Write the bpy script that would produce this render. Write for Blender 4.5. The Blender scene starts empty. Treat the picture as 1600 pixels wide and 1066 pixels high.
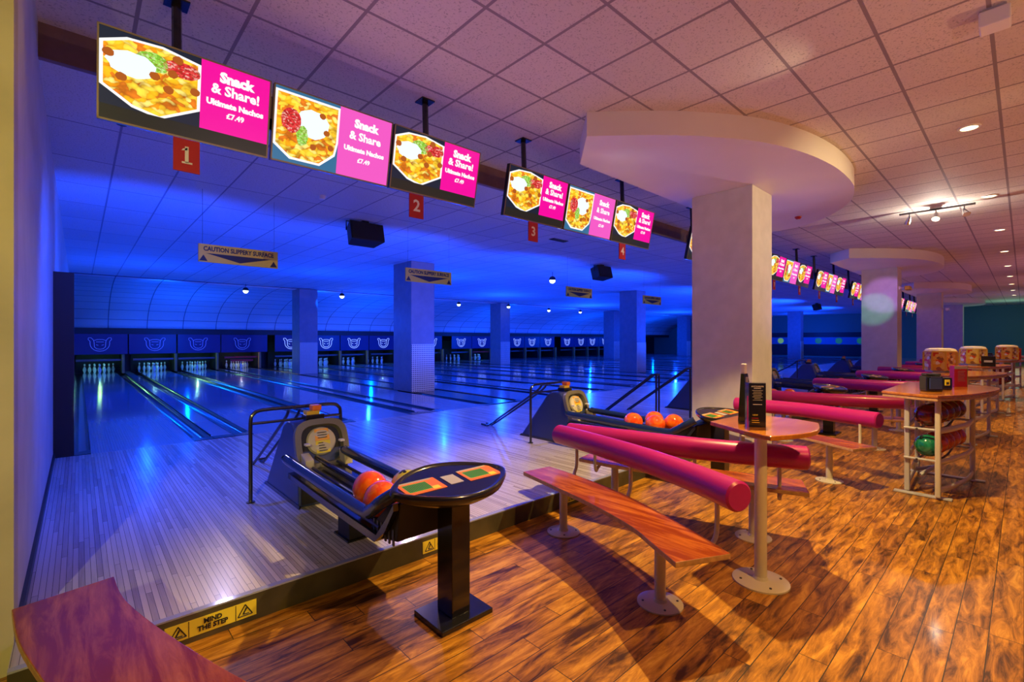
import bpy, bmesh, math, random
from mathutils import Vector, Matrix
random.seed(7)
SC = bpy.context.scene
COL = SC.collection
PI = math.pi

# ------------------------------------------------------------------ camera
CAMZ = 1.54
cd = bpy.data.cameras.new('camera'); cam = bpy.data.objects.new('camera', cd); COL.objects.link(cam)
cam.location = (0, 0, CAMZ); cam.rotation_euler = (PI/2, 0, -math.atan2(.677, .736))
cd.lens = 736/1600*36; cd.sensor_width = 36; cd.shift_y = -2/1600; cd.clip_start = .05; cd.clip_end = 200
SC.camera = cam
SC.view_settings.view_transform = 'Standard'; SC.view_settings.look = 'None'
SC.view_settings.gamma = 1; SC.view_settings.use_curve_mapping = False
SC.view_settings.exposure = 0.0
w = bpy.data.worlds.new('world'); SC.world = w; w.use_nodes = True
w.node_tree.nodes['Background'].inputs[0].default_value = (.02, .02, .04, 1)
w.node_tree.nodes['Background'].inputs[1].default_value = .3

# ------------------------------------------------------------------ lights
def light(kind, loc, col, e, target=None, name='lamp_light', size=0.0, spot=70, blend=.5):
    ld = bpy.data.lights.new(name, kind); ld.color = col; ld.energy = e
    if kind == 'AREA': ld.size = size
    else: ld.shadow_soft_size = size
    if kind == 'SPOT': ld.spot_size = math.radians(spot); ld.spot_blend = blend
    o = bpy.data.objects.new(name, ld); COL.objects.link(o); o.location = loc
    if target is not None:
        o.rotation_euler = (Vector(target)-Vector(loc)).to_track_quat('-Z', 'Y').to_euler()
    return o
BLUE = (.004, .062, 1.0); WARM = (1.0, .56, .12); PINK = (1.0, .45, .72); LAV = (.72, .55, 1.0); WHITE = (1, .86, .72)
for (x, y, e) in ((1.4, 16.5, 70), (5.5, 14.8, 90), (8.9, 13.0, 120), (9.6, 20, 90), (14.5, 16.5, 200), (23, 18, 300), (33.5, 18, 320), (42.5, 12, 180)):
    light('POINT', (x, y, 2.15), BLUE, e*1.6, name='blue_fill')  # added lamps without fixtures, filling the lane hall with blue
for (x, y, e) in ((1.0, 7.9, 60), (5.0, 7.9, 70), (9.0, 7.9, 90), (13.0, 7.9, 130), (20, 8, 260), (28, 8, 260), (36, 8, 260)):
    light('SPOT', (x, y, 1.3), BLUE, e*6, (x, y+4.2, 4.2), name='blue_fill', spot=125, blend=.6)  # more added blue fill, low and aimed up, no fixture
for x in (.9, 4.9, 9.2, 12.6, 16, 24, 32):
    light('SPOT', (x, 5.1, 3.55), BLUE, 470, (x, 7.2, 0), name='fascia_blue_fill', spot=118, blend=.8)  # added unseen blue lamps just behind the fascia
# added blue lamps, no fixtures, washing the curved bulkhead
for x in (2.2, 7.5, 12.5, 18.5, 24, 30, 36):
    light('SPOT', (x, 19.6, 3.1), (0, .10, 1), 90, (x, 25.5, 2.6), name='bulkhead_fill', spot=120)
for x in (3.2, 11, 20, 29, 38):
    light('POINT', (x, 22.6, 1.5), (0, .08, 1), 150, name='bulkhead_fill')
# light thrown back over the approach from above the lanes
light('SPOT', (1.9, 9.6, 3.45), (.6, .55, 1), 80, (.9, 3.0, .1), name='approach_spot', spot=42, blend=.6, size=.05)
light('SPOT', (5.6, 9.6, 3.45), (.95, .65, 1), 150, (3.6, 2.9, .1), name='approach_spot', spot=34, blend=.5, size=.05)
# warm downlights over the seating
DL = [(7.22, .41), (10.9, .38), (14.4, .35), (18.0, .35), (21.6, .35), (25.2, .35), (28.8, .35), (32.4, .35), (36.0, .35)]
for (x, y) in DL:
    light('SPOT', (x, y, 3.84), WARM, 330, (x, y-.4, 0), name='downlight_beam', spot=104, blend=.8, size=.05)
light('SPOT', (4.2, 1.55, 3.72), (1, .66, .24), 780, (4.0, 1.3, 0), name='seating_spot', spot=104, blend=.25, size=.04)
light('SPOT', (4.75, .95, 3.45), (1, .82, .55), 9, (4.0, 1.75, 3.9), name='ceiling_patch_fill', spot=62, blend=.9)  # added unseen uplight that makes the bright patch on the ceiling
light('SPOT', (6.3, -1.9, 3.6), (1, .74, .34), 480, (6.9, 2.3, 2.2), name='pillar_fill', spot=58, blend=.7, size=.05)  # added fill from the open side to brighten the front pillar
light('SPOT', (2.3, -1.0, 3.8), (1, .52, .12), 420, (1.9, .5, 0), name='seating_spot', spot=74, blend=.7, size=.05)
light('POINT', (41, .5, 2.4), (.35, .85, .65), 55, name='far_wall_fill')  # added greenish fill for the far wall, no lamp hangs here
# added fixtureless spots on the open side brighten the tiled ceiling
UP = [(2.2, -2.4, 150, (1, .60, .56), 1.6), (5.5, -2.6, 170, (1, .46, .22), .6), (9.5, -2.6, 150, (1, .42, .18), .4), (14.5, -2.6, 160, (1, .40, .36), .6), (20.5, -2.6, 170, (1, .38, .45), .6),
      (27, -2.6, 150, (.9, .32, .42), .6), (35, -2.6, 150, (.7, .36, .7), .6)]
for (x, y, e, c, ty) in UP:
    light('SPOT', (x, y, 1.6), c, e*.95, (x+.3, ty-.6, 3.9), name='ceiling_fill', spot=105, blend=.9)
light('SPOT', (1.5, 3.3, 2.0), (.62, .34, 1), 26, (2.3, 2.2, 3.9), name='screen_side_fill', spot=140, blend=1)  # added purple spot standing in for coloured spill on the ceiling
light('SPOT', (8.3, 1.9, 1.2), (.8, .5, 1), 42, (6.8, 2.6, 3.6), name='canopy_fill', spot=90, blend=1)  # added unseen spot brightening the canopy underside
light('SPOT', (-1.6, -1.2, 2.6), (1, .80, .22), 420, (-.6, 3.2, 1.7), name='corner_fill', spot=60, blend=.8)  # added yellow fill behind the camera, lifts the dark corner wall
light('SPOT', (2.4, -.6, 3.7), (.42, .40, 1), 95, (.6, 3.9, .1), name='approach_spot', spot=46, blend=.8, size=.05)  # added lavender fill from the front, without a fixture
light('SPOT', (13.0, 1.4, 3.5), (.6, .25, 1), 420, (17.35, 2.75, 2.85), name='projector_spot', spot=15, blend=.6)
light('SPOT', (13.0, 1.6, 3.5), (.15, 1, .5), 260, (17.35, 3.0, 2.45), name='projector_spot', spot=13, blend=.6)
light('SPOT', (3.7, 3.45, 3.15), (.75, .8, 1), 7, (5.0, 2.95, 3.63), name='canopy_tip_fill', spot=40, blend=1)  # added cool spot standing in for screen light on the canopy tip
light('POINT', (11.1, 1.05, 3.6), WHITE, 55, name='track_glow', size=.03)

# ------------------------------------------------------------------ materials
def nodes(name):
    m = bpy.data.materials.new(name); m.use_nodes = True
    nt = m.node_tree; return m, nt, nt.nodes['Principled BSDF']
def c4(c): return (c[0], c[1], c[2], 1)
def mat(name, col, rough=.5, metal=0, coat=0, emit=0, ecol=None, var=.0, scale=8, bump=0):
    m, nt, b = nodes(name)
    b.inputs['Base Color'].default_value = c4(col); b.inputs['Roughness'].default_value = rough
    b.inputs['Metallic'].default_value = metal; b.inputs['Coat Weight'].default_value = coat
    b.inputs['Coat Roughness'].default_value = .08
    if emit:
        b.inputs['Emission Color'].default_value = c4(ecol or col); b.inputs['Emission Strength'].default_value = emit
    n = nt.nodes.new('ShaderNodeTexNoise'); n.inputs['Scale'].default_value = scale; n.inputs['Detail'].default_value = 4
    tc = nt.nodes.new('ShaderNodeTexCoord'); nt.links.new(tc.outputs['Object'], n.inputs['Vector'])
    if var:
        r = nt.nodes.new('ShaderNodeValToRGB')
        r.color_ramp.elements[0].color = c4([max(0, k*(1-var)) for k in col]); r.color_ramp.elements[0].position = .3
        r.color_ramp.elements[1].color = c4([min(1, k*(1+var)) for k in col]); r.color_ramp.elements[1].position = .7
        nt.links.new(n.outputs['Fac'], r.inputs[0]); nt.links.new(r.outputs[0], b.inputs['Base Color'])
    if bump:
        bp = nt.nodes.new('ShaderNodeBump'); bp.inputs['Strength'].default_value = bump; bp.inputs['Distance'].default_value = .01
        nt.links.new(n.outputs['Fac'], bp.inputs['Height']); nt.links.new(bp.outputs[0], b.inputs['Normal'])
    return m
def mth(nt, op, a, b=None, c=None):
    n = nt.nodes.new('ShaderNodeMath'); n.operation = op
    for i, v in enumerate((a, b, c)):
        if v is None: continue
        if isinstance(v, (int, float)): n.inputs[i].default_value = v
        else: nt.links.new(v, n.inputs[i])
    return n.outputs[0]
def mixc(nt, f, a, b):
    n = nt.nodes.new('ShaderNodeMix'); n.data_type = 'RGBA'
    for i, v in ((0, f), (6, a), (7, b)):
        if isinstance(v, (int, float)): n.inputs[i].default_value = v
        elif isinstance(v, tuple): n.inputs[i].default_value = c4(v)
        else: nt.links.new(v, n.inputs[i])
    return n.outputs[2]
def coords(nt, kind='Object'):
    tc = nt.nodes.new('ShaderNodeTexCoord'); s = nt.nodes.new('ShaderNodeSeparateXYZ'); nt.links.new(tc.outputs[kind], s.inputs[0])
    return tc.outputs[kind], s.outputs[0], s.outputs[1], s.outputs[2]
def gridmask(nt, v, off, pitch, half):
    a = mth(nt, 'FRACT', mth(nt, 'DIVIDE', mth(nt, 'SUBTRACT', v, off-100*pitch), pitch))
    d = mth(nt, 'ABSOLUTE', mth(nt, 'SUBTRACT', a, .5))       # .5 at a line
    return mth(nt, 'GREATER_THAN', d, .5-half/pitch)
def tile_mat(name, col, line, px, py, ox, oy, half, kind='Object', pit=True, rough=.75, only_dark=False):
    m, nt, b = nodes(name)
    v, x, y, z = coords(nt, kind)
    g = mth(nt, 'MAXIMUM', gridmask(nt, x, ox, px, half), gridmask(nt, y, oy, py, half))
    n = nt.nodes.new('ShaderNodeTexNoise'); n.inputs['Scale'].default_value = 70; n.inputs['Detail'].default_value = 3
    nt.links.new(v, n.inputs['Vector'])
    r = nt.nodes.new('ShaderNodeValToRGB'); nt.links.new(n.outputs['Fac'], r.inputs[0])
    r.color_ramp.elements[0].color = c4([k*.6 for k in col]); r.color_ramp.elements[0].position = .33
    r.color_ramp.elements[1].color = c4(col); r.color_ramp.elements[1].position = .43
    # each tile a slightly different white
    wn = nt.nodes.new('ShaderNodeTexWhiteNoise'); wn.noise_dimensions = '2D'
    cb = nt.nodes.new('ShaderNodeCombineXYZ')
    nt.links.new(mth(nt, 'FLOOR', mth(nt, 'DIVIDE', mth(nt, 'SUBTRACT', x, ox), px)), cb.inputs[0])
    nt.links.new(mth(nt, 'FLOOR', mth(nt, 'DIVIDE', mth(nt, 'SUBTRACT', y, oy), py)), cb.inputs[1])
    nt.links.new(cb.outputs[0], wn.inputs[0])
    tone = mixc(nt, mth(nt, 'MULTIPLY', wn.outputs['Value'], .22), r.outputs[0] if pit else tuple(col), tuple(k*.6 for k in col))
    nt.links.new(mixc(nt, g, tone, tuple(line)), b.inputs['Base Color'])
    b.inputs['Roughness'].default_value = rough
    bp = nt.nodes.new('ShaderNodeBump'); bp.inputs['Strength'].default_value = .35; bp.inputs['Distance'].default_value = .01
    nt.links.new(mth(nt, 'ADD', mth(nt, 'MULTIPLY', g, 1.0), mth(nt, 'MULTIPLY', n.outputs['Fac'], .3)), bp.inputs['Height'])
    nt.links.new(bp.outputs[0], b.inputs['Normal'])
    return m
def board_mat(name, cols, bw, bl, along, rough, grain=1.0, coat=0, gapc=(.02, .012, .008), gstr=1.0, spec=.5, fine=26):
    """boards; along = 'x' or 'y' is the direction the boards run"""
    m, nt, b = nodes(name)
    v, x, y, z = coords(nt)
    u, t = (x, y) if along == 'x' else (y, x)
    if bw > .5: t = mth(nt, 'ADD', t, bw*20.5); u = mth(nt, 'ADD', u, bl*20.5)
    row = mth(nt, 'FLOOR', mth(nt, 'DIVIDE', t, bw))
    wn0 = nt.nodes.new('ShaderNodeTexWhiteNoise'); wn0.noise_dimensions = '1D'; nt.links.new(row, wn0.inputs['W'])
    us = mth(nt, 'ADD', u, mth(nt, 'MULTIPLY', wn0.outputs['Value'], bl*7)) if bw < .5 else u
    colu = mth(nt, 'FLOOR', mth(nt, 'DIVIDE', us, bl))
    cb = nt.nodes.new('ShaderNodeCombineXYZ'); nt.links.new(row, cb.inputs[0]); nt.links.new(colu, cb.inputs[1])
    wn = nt.nodes.new('ShaderNodeTexWhiteNoise'); wn.noise_dimensions = '2D'; nt.links.new(cb.outputs[0], wn.inputs[0])
    # grain noise stretched along the board
    cg = nt.nodes.new('ShaderNodeCombineXYZ')
    nt.links.new(mth(nt, 'MULTIPLY', us, 3.4 if bw == .125 else 2.2), cg.inputs[0]); nt.links.new(mth(nt, 'MULTIPLY', t, fine), cg.inputs[1])
    nt.links.new(mth(nt, 'MULTIPLY', wn.outputs['Value'], 40), cg.inputs[2])
    n = nt.nodes.new('ShaderNodeTexNoise'); n.inputs['Scale'].default_value = 1; n.inputs['Detail'].default_value = 7
    n.inputs['Roughness'].default_value = .68; n.inputs['Distortion'].default_value = .6
    nt.links.new(cg.outputs[0], n.inputs['Vector'])
    f = mth(nt, 'ADD', mth(nt, 'MULTIPLY', mth(nt, 'SUBTRACT', n.outputs['Fac'], .5), 1.6*grain),
            mth(nt, 'ADD', mth(nt, 'MULTIPLY', wn.outputs['Value'], .42*gstr), .5-.21*gstr))
    r = nt.nodes.new('ShaderNodeValToRGB'); nt.links.new(f, r.inputs[0])
    els = r.color_ramp.elements
    els[0].color = c4(cols[0]); els[0].position = .15
    els[1].color = c4(cols[-1]); els[1].position = .85
    for i, cc in enumerate(cols[1:-1]):
        e = els.new(.15+.7*(i+1)/(len(cols)-1)); e.color = c4(cc)
    g1 = gridmask(nt, t, 0, bw, min(.0022, bw*.045)); g2 = gridmask(nt, us, 0, bl, .002)
    g = mth(nt, 'MAXIMUM', g1, g2)
    nt.links.new(mixc(nt, g, r.outputs[0], gapc), b.inputs['Base Color'])
    b.inputs['Roughness'].default_value = rough; b.inputs['Coat Weight'].default_value = coat; b.inputs['Coat Roughness'].default_value = .1
    b.inputs['Specular IOR Level'].default_value = spec
    bp = nt.nodes.new('ShaderNodeBump'); bp.inputs['Strength'].default_value = .12; bp.inputs['Distance'].default_value = .002
    nt.links.new(mth(nt, 'SUBTRACT', n.outputs['Fac'], g), bp.inputs['Height']); nt.links.new(bp.outputs[0], b.inputs['Normal'])
    return m
def swirl_mat(name, a, bcol, rough=.12):
    m, nt, b = nodes(name)
    v, x, y, z = coords(nt)
    n = nt.nodes.new('ShaderNodeTexNoise'); n.inputs['Scale'].default_value = 9; n.inputs['Detail'].default_value = 5; n.inputs['Distortion'].default_value = 2.2
    nt.links.new(v, n.inputs['Vector'])
    r = nt.nodes.new('ShaderNodeValToRGB'); nt.links.new(n.outputs['Fac'], r.inputs[0])
    r.color_ramp.elements[0].color = c4(a); r.color_ramp.elements[0].position = .4
    r.color_ramp.elements[1].color = c4(bcol); r.color_ramp.elements[1].position = .62
    nt.links.new(r.outputs[0], b.inputs['Base Color']); b.inputs['Roughness'].default_value = rough
    b.inputs['Coat Weight'].default_value = .6
    return m
def emit_vor(name, cols, scale, s):
    m, nt, b = nodes(name)
    v, x, y, z = coords(nt)
    nz = nt.nodes.new('ShaderNodeTexNoise'); nz.inputs['Scale'].default_value = scale*.5; nt.links.new(v, nz.inputs['Vector'])
    vm = nt.nodes.new('ShaderNodeVectorMath'); vm.operation = 'MULTIPLY_ADD'; nt.links.new(nz.outputs['Color'], vm.inputs[0])
    vm.inputs[1].default_value = (2.2/scale, 2.2/scale, 2.2/scale); nt.links.new(v, vm.inputs[2])
    vs = nt.nodes.new('ShaderNodeVectorMath'); vs.operation = 'MULTIPLY'; vs.inputs[1].default_value = (.75, 1, 1.5); nt.links.new(vm.outputs[0], vs.inputs[0])
    vo = nt.nodes.new('ShaderNodeTexVoronoi'); vo.inputs['Scale'].default_value = scale; nt.links.new(vs.outputs[0], vo.inputs['Vector'])
    sp = nt.nodes.new('ShaderNodeSeparateColor'); nt.links.new(vo.outputs['Color'], sp.inputs[0])
    r = nt.nodes.new('ShaderNodeValToRGB'); nt.links.new(sp.outputs[0], r.inputs[0]); r.color_ramp.interpolation = 'CONSTANT'
    r.color_ramp.elements[0].color = c4(cols[0]); r.color_ramp.elements[0].position = 0
    r.color_ramp.elements[1].color = c4(cols[1]); r.color_ramp.elements[1].position = 1/len(cols)
    for i, cc in enumerate(cols[2:]):
        e = r.color_ramp.elements.new((i+2)/len(cols)); e.color = c4(cc)
    edge = mth(nt, 'POWER', vo.outputs['Distance'], 2.0)
    dk = mixc(nt, mth(nt, 'MINIMUM', mth(nt, 'MULTIPLY', edge, .9), .8), r.outputs[0], (.25, .05, .0))
    b.inputs['Base Color'].default_value = (0, 0, 0, 1)
    nt.links.new(dk, b.inputs['Emission Color']); b.inputs['Emission Strength'].default_value = s
    return m
def em(name, col, s):
    m, nt, b = nodes(name)
    b.inputs['Base Color'].default_value = (.01, .01, .01, 1); b.inputs['Roughness'].default_value = .3
    b.inputs['Emission Color'].default_value = c4(col); b.inputs['Emission Strength'].default_value = s
    return m

M = {}
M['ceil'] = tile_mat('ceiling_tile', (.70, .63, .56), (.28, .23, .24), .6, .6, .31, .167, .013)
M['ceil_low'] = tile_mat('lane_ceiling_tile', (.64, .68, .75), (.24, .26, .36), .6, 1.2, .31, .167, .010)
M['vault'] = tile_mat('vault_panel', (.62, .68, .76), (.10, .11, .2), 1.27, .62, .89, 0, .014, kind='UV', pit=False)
M['floor'] = board_mat('wood_floor', [(.045, .014, .001), (.24, .095, .009), (.46, .20, .016), (.66, .34, .04)], .125, 1.2, 'x', .38, grain=1.3, coat=.04, gstr=.45, fine=20, spec=.3)
M['appr'] = board_mat('approach_boards', [(.34, .30, .27), (.56, .52, .48), (.68, .64, .60)], .027, 1.5, 'y', .24, grain=.35, gapc=(.10, .09, .09), gstr=1.3, coat=.06, spec=.35, fine=40)
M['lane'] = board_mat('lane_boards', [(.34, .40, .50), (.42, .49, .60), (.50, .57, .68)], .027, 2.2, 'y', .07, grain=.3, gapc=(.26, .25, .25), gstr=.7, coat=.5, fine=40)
M['benchwood'] = board_mat('bench_veneer', [(.24, .038, .004), (.46, .125, .012), (.66, .23, .025)], 4, 8.0, 'y', .24, grain=1.2, coat=.08, spec=.3, fine=18)
M['tablewood'] = board_mat('table_veneer', [(.38, .12, .015), (.56, .21, .025), (.70, .30, .05)], 5, 8.0, 'x', .18, grain=1.0, coat=.5, fine=14)
M['ply'] = mat('ply_edge', (.50, .30, .14), .5, var=.2, scale=30)
M['paint'] = mat('column_paint', (.60, .57, .55), .6, var=.06, scale=6, bump=.15)
M['navyp'] = mat('lane_column_paint', (.20, .22, .28), .5, var=.08, scale=5)
M['plaster'] = mat('canopy_plaster', (.74, .70, .68), .5, var=.03, scale=2)
M['wallp'] = mat('wall_paint', (.62, .60, .56), .6, var=.08, scale=3, bump=.1)
M['oliv'] = mat('warm_tinted_wall', (.50, .47, .30), .6, var=.12, scale=3, bump=.15)  # wall paint with the warm light put into its olive tint
M['fascia'] = mat('fascia_board', (.22, .13, .11), .6, var=.1)
M['step'] = mat('step_face', (.075, .066, .030), .5, var=.35, scale=5)
M['teal'] = mat('far_wall_paint', (.10, .26, .20), .6)
M['darkwall'] = mat('dark_panel', (.012, .012, .018), .5)
M['black'] = mat('black_plastic', (.010, .010, .012), .22, coat=.5)
M['blackm'] = mat('black_matt', (.016, .016, .018), .55)
M['rub'] = mat('black_rubber', (.008, .008, .010), .7)
M['navy'] = mat('navy_panel', (.03, .05, .16), .35, coat=.2)
M['railblue'] = mat('dark_blue_rail', (.012, .03, .11), .2, coat=.6)
M['cream'] = mat('cream_enamel', (.62, .58, .46), .32, coat=.2)
M['creamd'] = mat('cream_plastic', (.48, .45, .34), .4)
M['framed'] = mat('frame_plastic', (.17, .16, .12), .35, coat=.2)
M['grey'] = mat('grey_enamel', (.48, .48, .50), .3, coat=.2)
M['chrome'] = mat('chrome', (.7, .7, .7), .15, metal=1)
M['steel'] = mat('dark_steel', (.10, .10, .11), .35, metal=.8)
M['tube'] = mat('black_tube', (.012, .012, .018), .3, coat=.4)
M['purple'] = mat('magenta_vinyl', (.42, .010, .19), .33, coat=.1, var=.05, scale=3)
M['gold'] = mat('sign_yellow', (.80, .52, .03), .45)
M['yellow'] = mat('sticker_yellow', (.85, .72, .05), .45)
M['oran'] = mat('sticker_orange', (.90, .20, .02), .4)
M['green'] = mat('sticker_green', (.10, .50, .06), .4)
M['white'] = mat('white_plastic', (.80, .80, .78), .35)
M['red'] = mat('red_plastic', (.60, .02, .02), .35)
M['maroon'] = mat('number_plate', (.45, .015, .02), .45)
M['blue'] = mat('blue_plastic', (.01, .12, .6), .35)
M['mask'] = mat('mask_panel', (.008, .014, .13), .4)
M['logo'] = mat('logo_line', (.35, .5, .95), .4, emit=.12, ecol=(.2, .35, 1))
M['logob'] = mat('logo_line_bright', (.8, .9, 1), .4, emit=.55, ecol=(.5, .7, 1))
M['gutter'] = mat('gutter_black', (.010, .011, .018), .22, coat=.4)
M['cap'] = mat('capping', (.35, .38, .48), .1, coat=.4)
M['kick'] = mat('kickback_wood', (.42, .20, .07), .5)
M['pin'] = mat('pin_white', (.80, .84, .78), .2, coat=.4)
M['ballor'] = swirl_mat('ball_orange', (.90, .07, .005), (.95, .20, .01))
M['ballye'] = swirl_mat('ball_yellow', (.50, .48, .02), (.68, .62, .04))
M['ballre'] = swirl_mat('ball_red', (.50, .02, .01), (.80, .12, .02))
M['ballma'] = swirl_mat('ball_maroon', (.10, .005, .012), (.25, .015, .02))
M['ballgr'] = swirl_mat('ball_green', (.005, .14, .07), (.02, .26, .14))
M['holes'] = mat('finger_holes', (.01, .005, .005), .6)
M['e_white'] = em('screen_white', (1, 1, 1), 1.0)
M['e_mag'] = em('screen_magenta', (.86, .0, .32), 1.1)
M['e_mag2'] = em('screen_light_magenta', (.80, .09, .50), 1.15)
M['e_dark'] = em('screen_dark', (.005, .014, .035), 1.0)
M['e_band'] = em('screen_grey_band', (.014, .015, .012), 1)
M['e_food'] = emit_vor('nachos_picture', [(1, .50, .01), (1, .68, .04), (1, .36, .005), (1, .85, .2), (.8, .2, .01), (1, .6, .02), (1, .74, .06)], 24, 1.25)
M['e_red'] = emit_vor('salsa_picture', [(.75, .01, .03), (.9, .05, .06), (.5, 0, .02), (.95, .4, .35)], 80, 1.1)
M['e_green'] = emit_vor('guacamole_picture', [(.18, .6, .03), (.35, .8, .1), (.55, .9, .3)], 90, 1.1)
M['e_olive'] = em('olive_picture', (.45, .10, .01), 1)
M['e_cream'] = em('cream_picture', (.85, .98, 1), 1.1)
M['e_blue'] = em('table_picture', (.03, .16, .32), 1)
M['bulb'] = em('lamp_bulb', (.75, .95, 1), 9)
M['bulbw'] = em('warm_bulb', (1, .80, .45), 14)
M['dl'] = em('downlight_glow', (1, .72, .35), 6)
M['bezel'] = mat('screen_bezel', (.30, .25, .15), .35, metal=.4)
M['perf'] = None
def perf():
    m, nt, b = nodes('perforated_panel')
    v, x, y, z = coords(nt)
    g = mth(nt, 'MAXIMUM', gridmask(nt, x, 0, .055, .012), gridmask(nt, z, 0, .055, .012))
    nt.links.new(mixc(nt, g, (.10, .10, .12), (.72, .68, .62)), b.inputs['Base Color']); b.inputs['Roughness'].default_value = .35
    return m
M['perf'] = perf()
M['sweets'] = emit_vor('x', [(0, 0, 0), (0, 0, 0)], 5, 0)
def sweets():
    m, nt, b = nodes('sweet_jar_contents')
    v, x, y, z = coords(nt)
    vo = nt.nodes.new('ShaderNodeTexVoronoi'); vo.inputs['Scale'].default_value = 22; nt.links.new(v, vo.inputs['Vector'])
    sp = nt.nodes.new('ShaderNodeSeparateColor'); nt.links.new(vo.outputs['Color'], sp.inputs[0])
    r = nt.nodes.new('ShaderNodeValToRGB'); nt.links.new(sp.outputs[0], r.inputs[0]); r.color_ramp.interpolation = 'CONSTANT'
    r.color_ramp.elements[0].color = (.85, .45, .04, 1); r.color_ramp.elements[1].color = (.75, .08, .02, 1); r.color_ramp.elements[1].position = .35
    for p, cc in ((.5, (.9, .65, .12)), (.75, (.35, .14, .03)), (.9, (.95, .9, .6))):
        e = r.color_ramp.elements.new(p); e.color = c4(cc)
    nt.links.new(r.outputs[0], b.inputs['Base Color']); b.inputs['Roughness'].default_value = .2; b.inputs['Coat Weight'].default_value = .6
    return m
M['sweets'] = sweets()
M['blueband'] = mat('blue_band', (.05, .25, .5), .5)
M['lime'] = em('lime_disc', (.16, .42, .05), .6); M['limed'] = em('green_disc', (.01, .16, .12), .6)

# ------------------------------------------------------------------ geometry helpers (authored in world coordinates)
def wloc(o):
    v = Vector((0, 0, 0))
    while o is not None: v += o.location; o = o.parent
    return v
def props(o, label=None, cat=None, group=None, kind=None):
    if label: o['label'] = label
    if cat: o['category'] = cat
    if group: o['group'] = group
    if kind: o['kind'] = kind
    return o
def thing(name, loc, label, cat, group=None):
    o = bpy.data.objects.new(name, None); COL.objects.link(o); o.location = loc; o.empty_display_size = .1
    return props(o, label, cat, group)
class G:
    def __init__(s): s.bm = bmesh.new(); s.mi = 0; s.uv = None
    def face(s, vs):
        try: f = s.bm.faces.new(vs); f.material_index = s.mi; return f
        except ValueError: return None
    def v(s, p): return s.bm.verts.new(p)
    def box(s, x0, x1, y0, y1, z0, z1, T=None):
        P = [(x, y, z) for z in (z0, z1) for y in (y0, y1) for x in (x0, x1)]
        V = [s.v(T(p) if T else p) for p in P]
        for f in ((0, 2, 3, 1), (4, 5, 7, 6), (0, 1, 5, 4), (2, 6, 7, 3), (0, 4, 6, 2), (1, 3, 7, 5)): s.face([V[i] for i in f])
        return s
    def prism(s, poly, a, b, T=None, plane='xy'):
        def mk(p, h):
            q = (p[0], p[1], h) if plane == 'xy' else ((h, p[0], p[1]) if plane == 'yz' else (p[0], h, p[1]))
            return T(q) if T else q
        A = [s.v(mk(p, a)) for p in poly]; B = [s.v(mk(p, b)) for p in poly]
        s.face(A[::-1]); s.face(B); n = len(poly)
        for i in range(n): s.face([A[i], A[(i+1) % n], B[(i+1) % n], B[i]])
        return s
    def quad(s, a, b, c, d): s.face([s.v(p) for p in (a, b, c, d)]); return s
    def tube(s, pts, r, seg=10, caps=True, ry=None, close=False):
        pts = [Vector(p) for p in pts]; n = len(pts); rings = []
        up = Vector((0, 0, 1)); prev = None
        for i, p in enumerate(pts):
            if i == 0: t = pts[1]-p
            elif i == n-1: t = p-pts[i-1]
            else: t = (pts[i+1]-p).normalized()+(p-pts[i-1]).normalized()
            t.normalize()
            if prev is None:
                a = up if abs(t.z) < .9 else Vector((0, 1, 0))
                e1 = t.cross(a).normalized()
            else:
                e1 = (prev-t*prev.dot(t)).normalized()
            prev = e1; e2 = t.cross(e1).normalized()
            rr = r[i] if isinstance(r, (list, tuple)) else r
            rings.append([s.v(p+e1*math.cos(2*PI*k/seg)*rr+e2*math.sin(2*PI*k/seg)*(rr if ry is None else ry)) for k in range(seg)])
        for a, b in zip(rings, rings[1:]):
            for k in range(seg): s.face([a[k], a[(k+1) % seg], b[(k+1) % seg], b[k]])
        if caps: s.face(rings[0][::-1]); s.face(rings[-1])
        return s
    def lathe(s, prof, c, seg=24, sx=1, sy=1, T=None):
        rings = []
        for (r, z) in prof:
            if r < 1e-5:
                p = (c[0], c[1], c[2]+z); rings.append([s.v(T(p) if T else p)])
            else:
                ring = []
                for k in range(seg):
                    a = 2*PI*k/seg; p = (c[0]+r*sx*math.cos(a), c[1]+r*sy*math.sin(a), c[2]+z); ring.append(s.v(T(p) if T else p))
                rings.append(ring)
        for a, b in zip(rings, rings[1:]):
            if len(a) == 1 and len(b) == 1: continue
            for k in range(seg):
                k2 = (k+1) % seg
                if len(a) == 1: s.face([a[0], b[k2], b[k]])
                elif len(b) == 1: s.face([a[k], a[k2], b[0]])
                else: s.face([a[k], a[k2], b[k2], b[k]])
        return s
    def m(s, i): s.mi = i; return s
    def out(s, name, mats, parent=None, smooth=False, bevel=0, label=None, keep=False, kind=None):
        bm = s.bm
        bmesh.ops.recalc_face_normals(bm, faces=bm.faces)
        if parent is not None: off = wloc(parent)
        elif keep: off = Vector((0, 0, 0))
        else:
            xs = [v.co for v in bm.verts]
            off = Vector(((min(c.x for c in xs)+max(c.x for c in xs))/2, (min(c.y for c in xs)+max(c.y for c in xs))/2, min(c.z for c in xs)))
        for v in bm.verts: v.co -= off
        me = bpy.data.meshes.new(name); bm.to_mesh(me); bm.free()
        if not isinstance(mats, (list, tuple)): mats = [mats]
        for q in mats: me.materials.append(M[q] if isinstance(q, str) else q)
        if smooth:
            for p in me.polygons: p.use_smooth = True
            try: me.set_sharp_from_angle(angle=math.radians(38))
            except Exception: pass
        o = bpy.data.objects.new(name, me); COL.objects.link(o)
        if parent is not None: o.parent = parent
        else: o.location = off
        if bevel:
            md = o.modifiers.new('bevel', 'BEVEL'); md.width = bevel; md.segments = 2; md.limit_method = 'ANGLE'
        if label: o['label'] = label
        if kind: o['kind'] = kind
        return o
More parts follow.
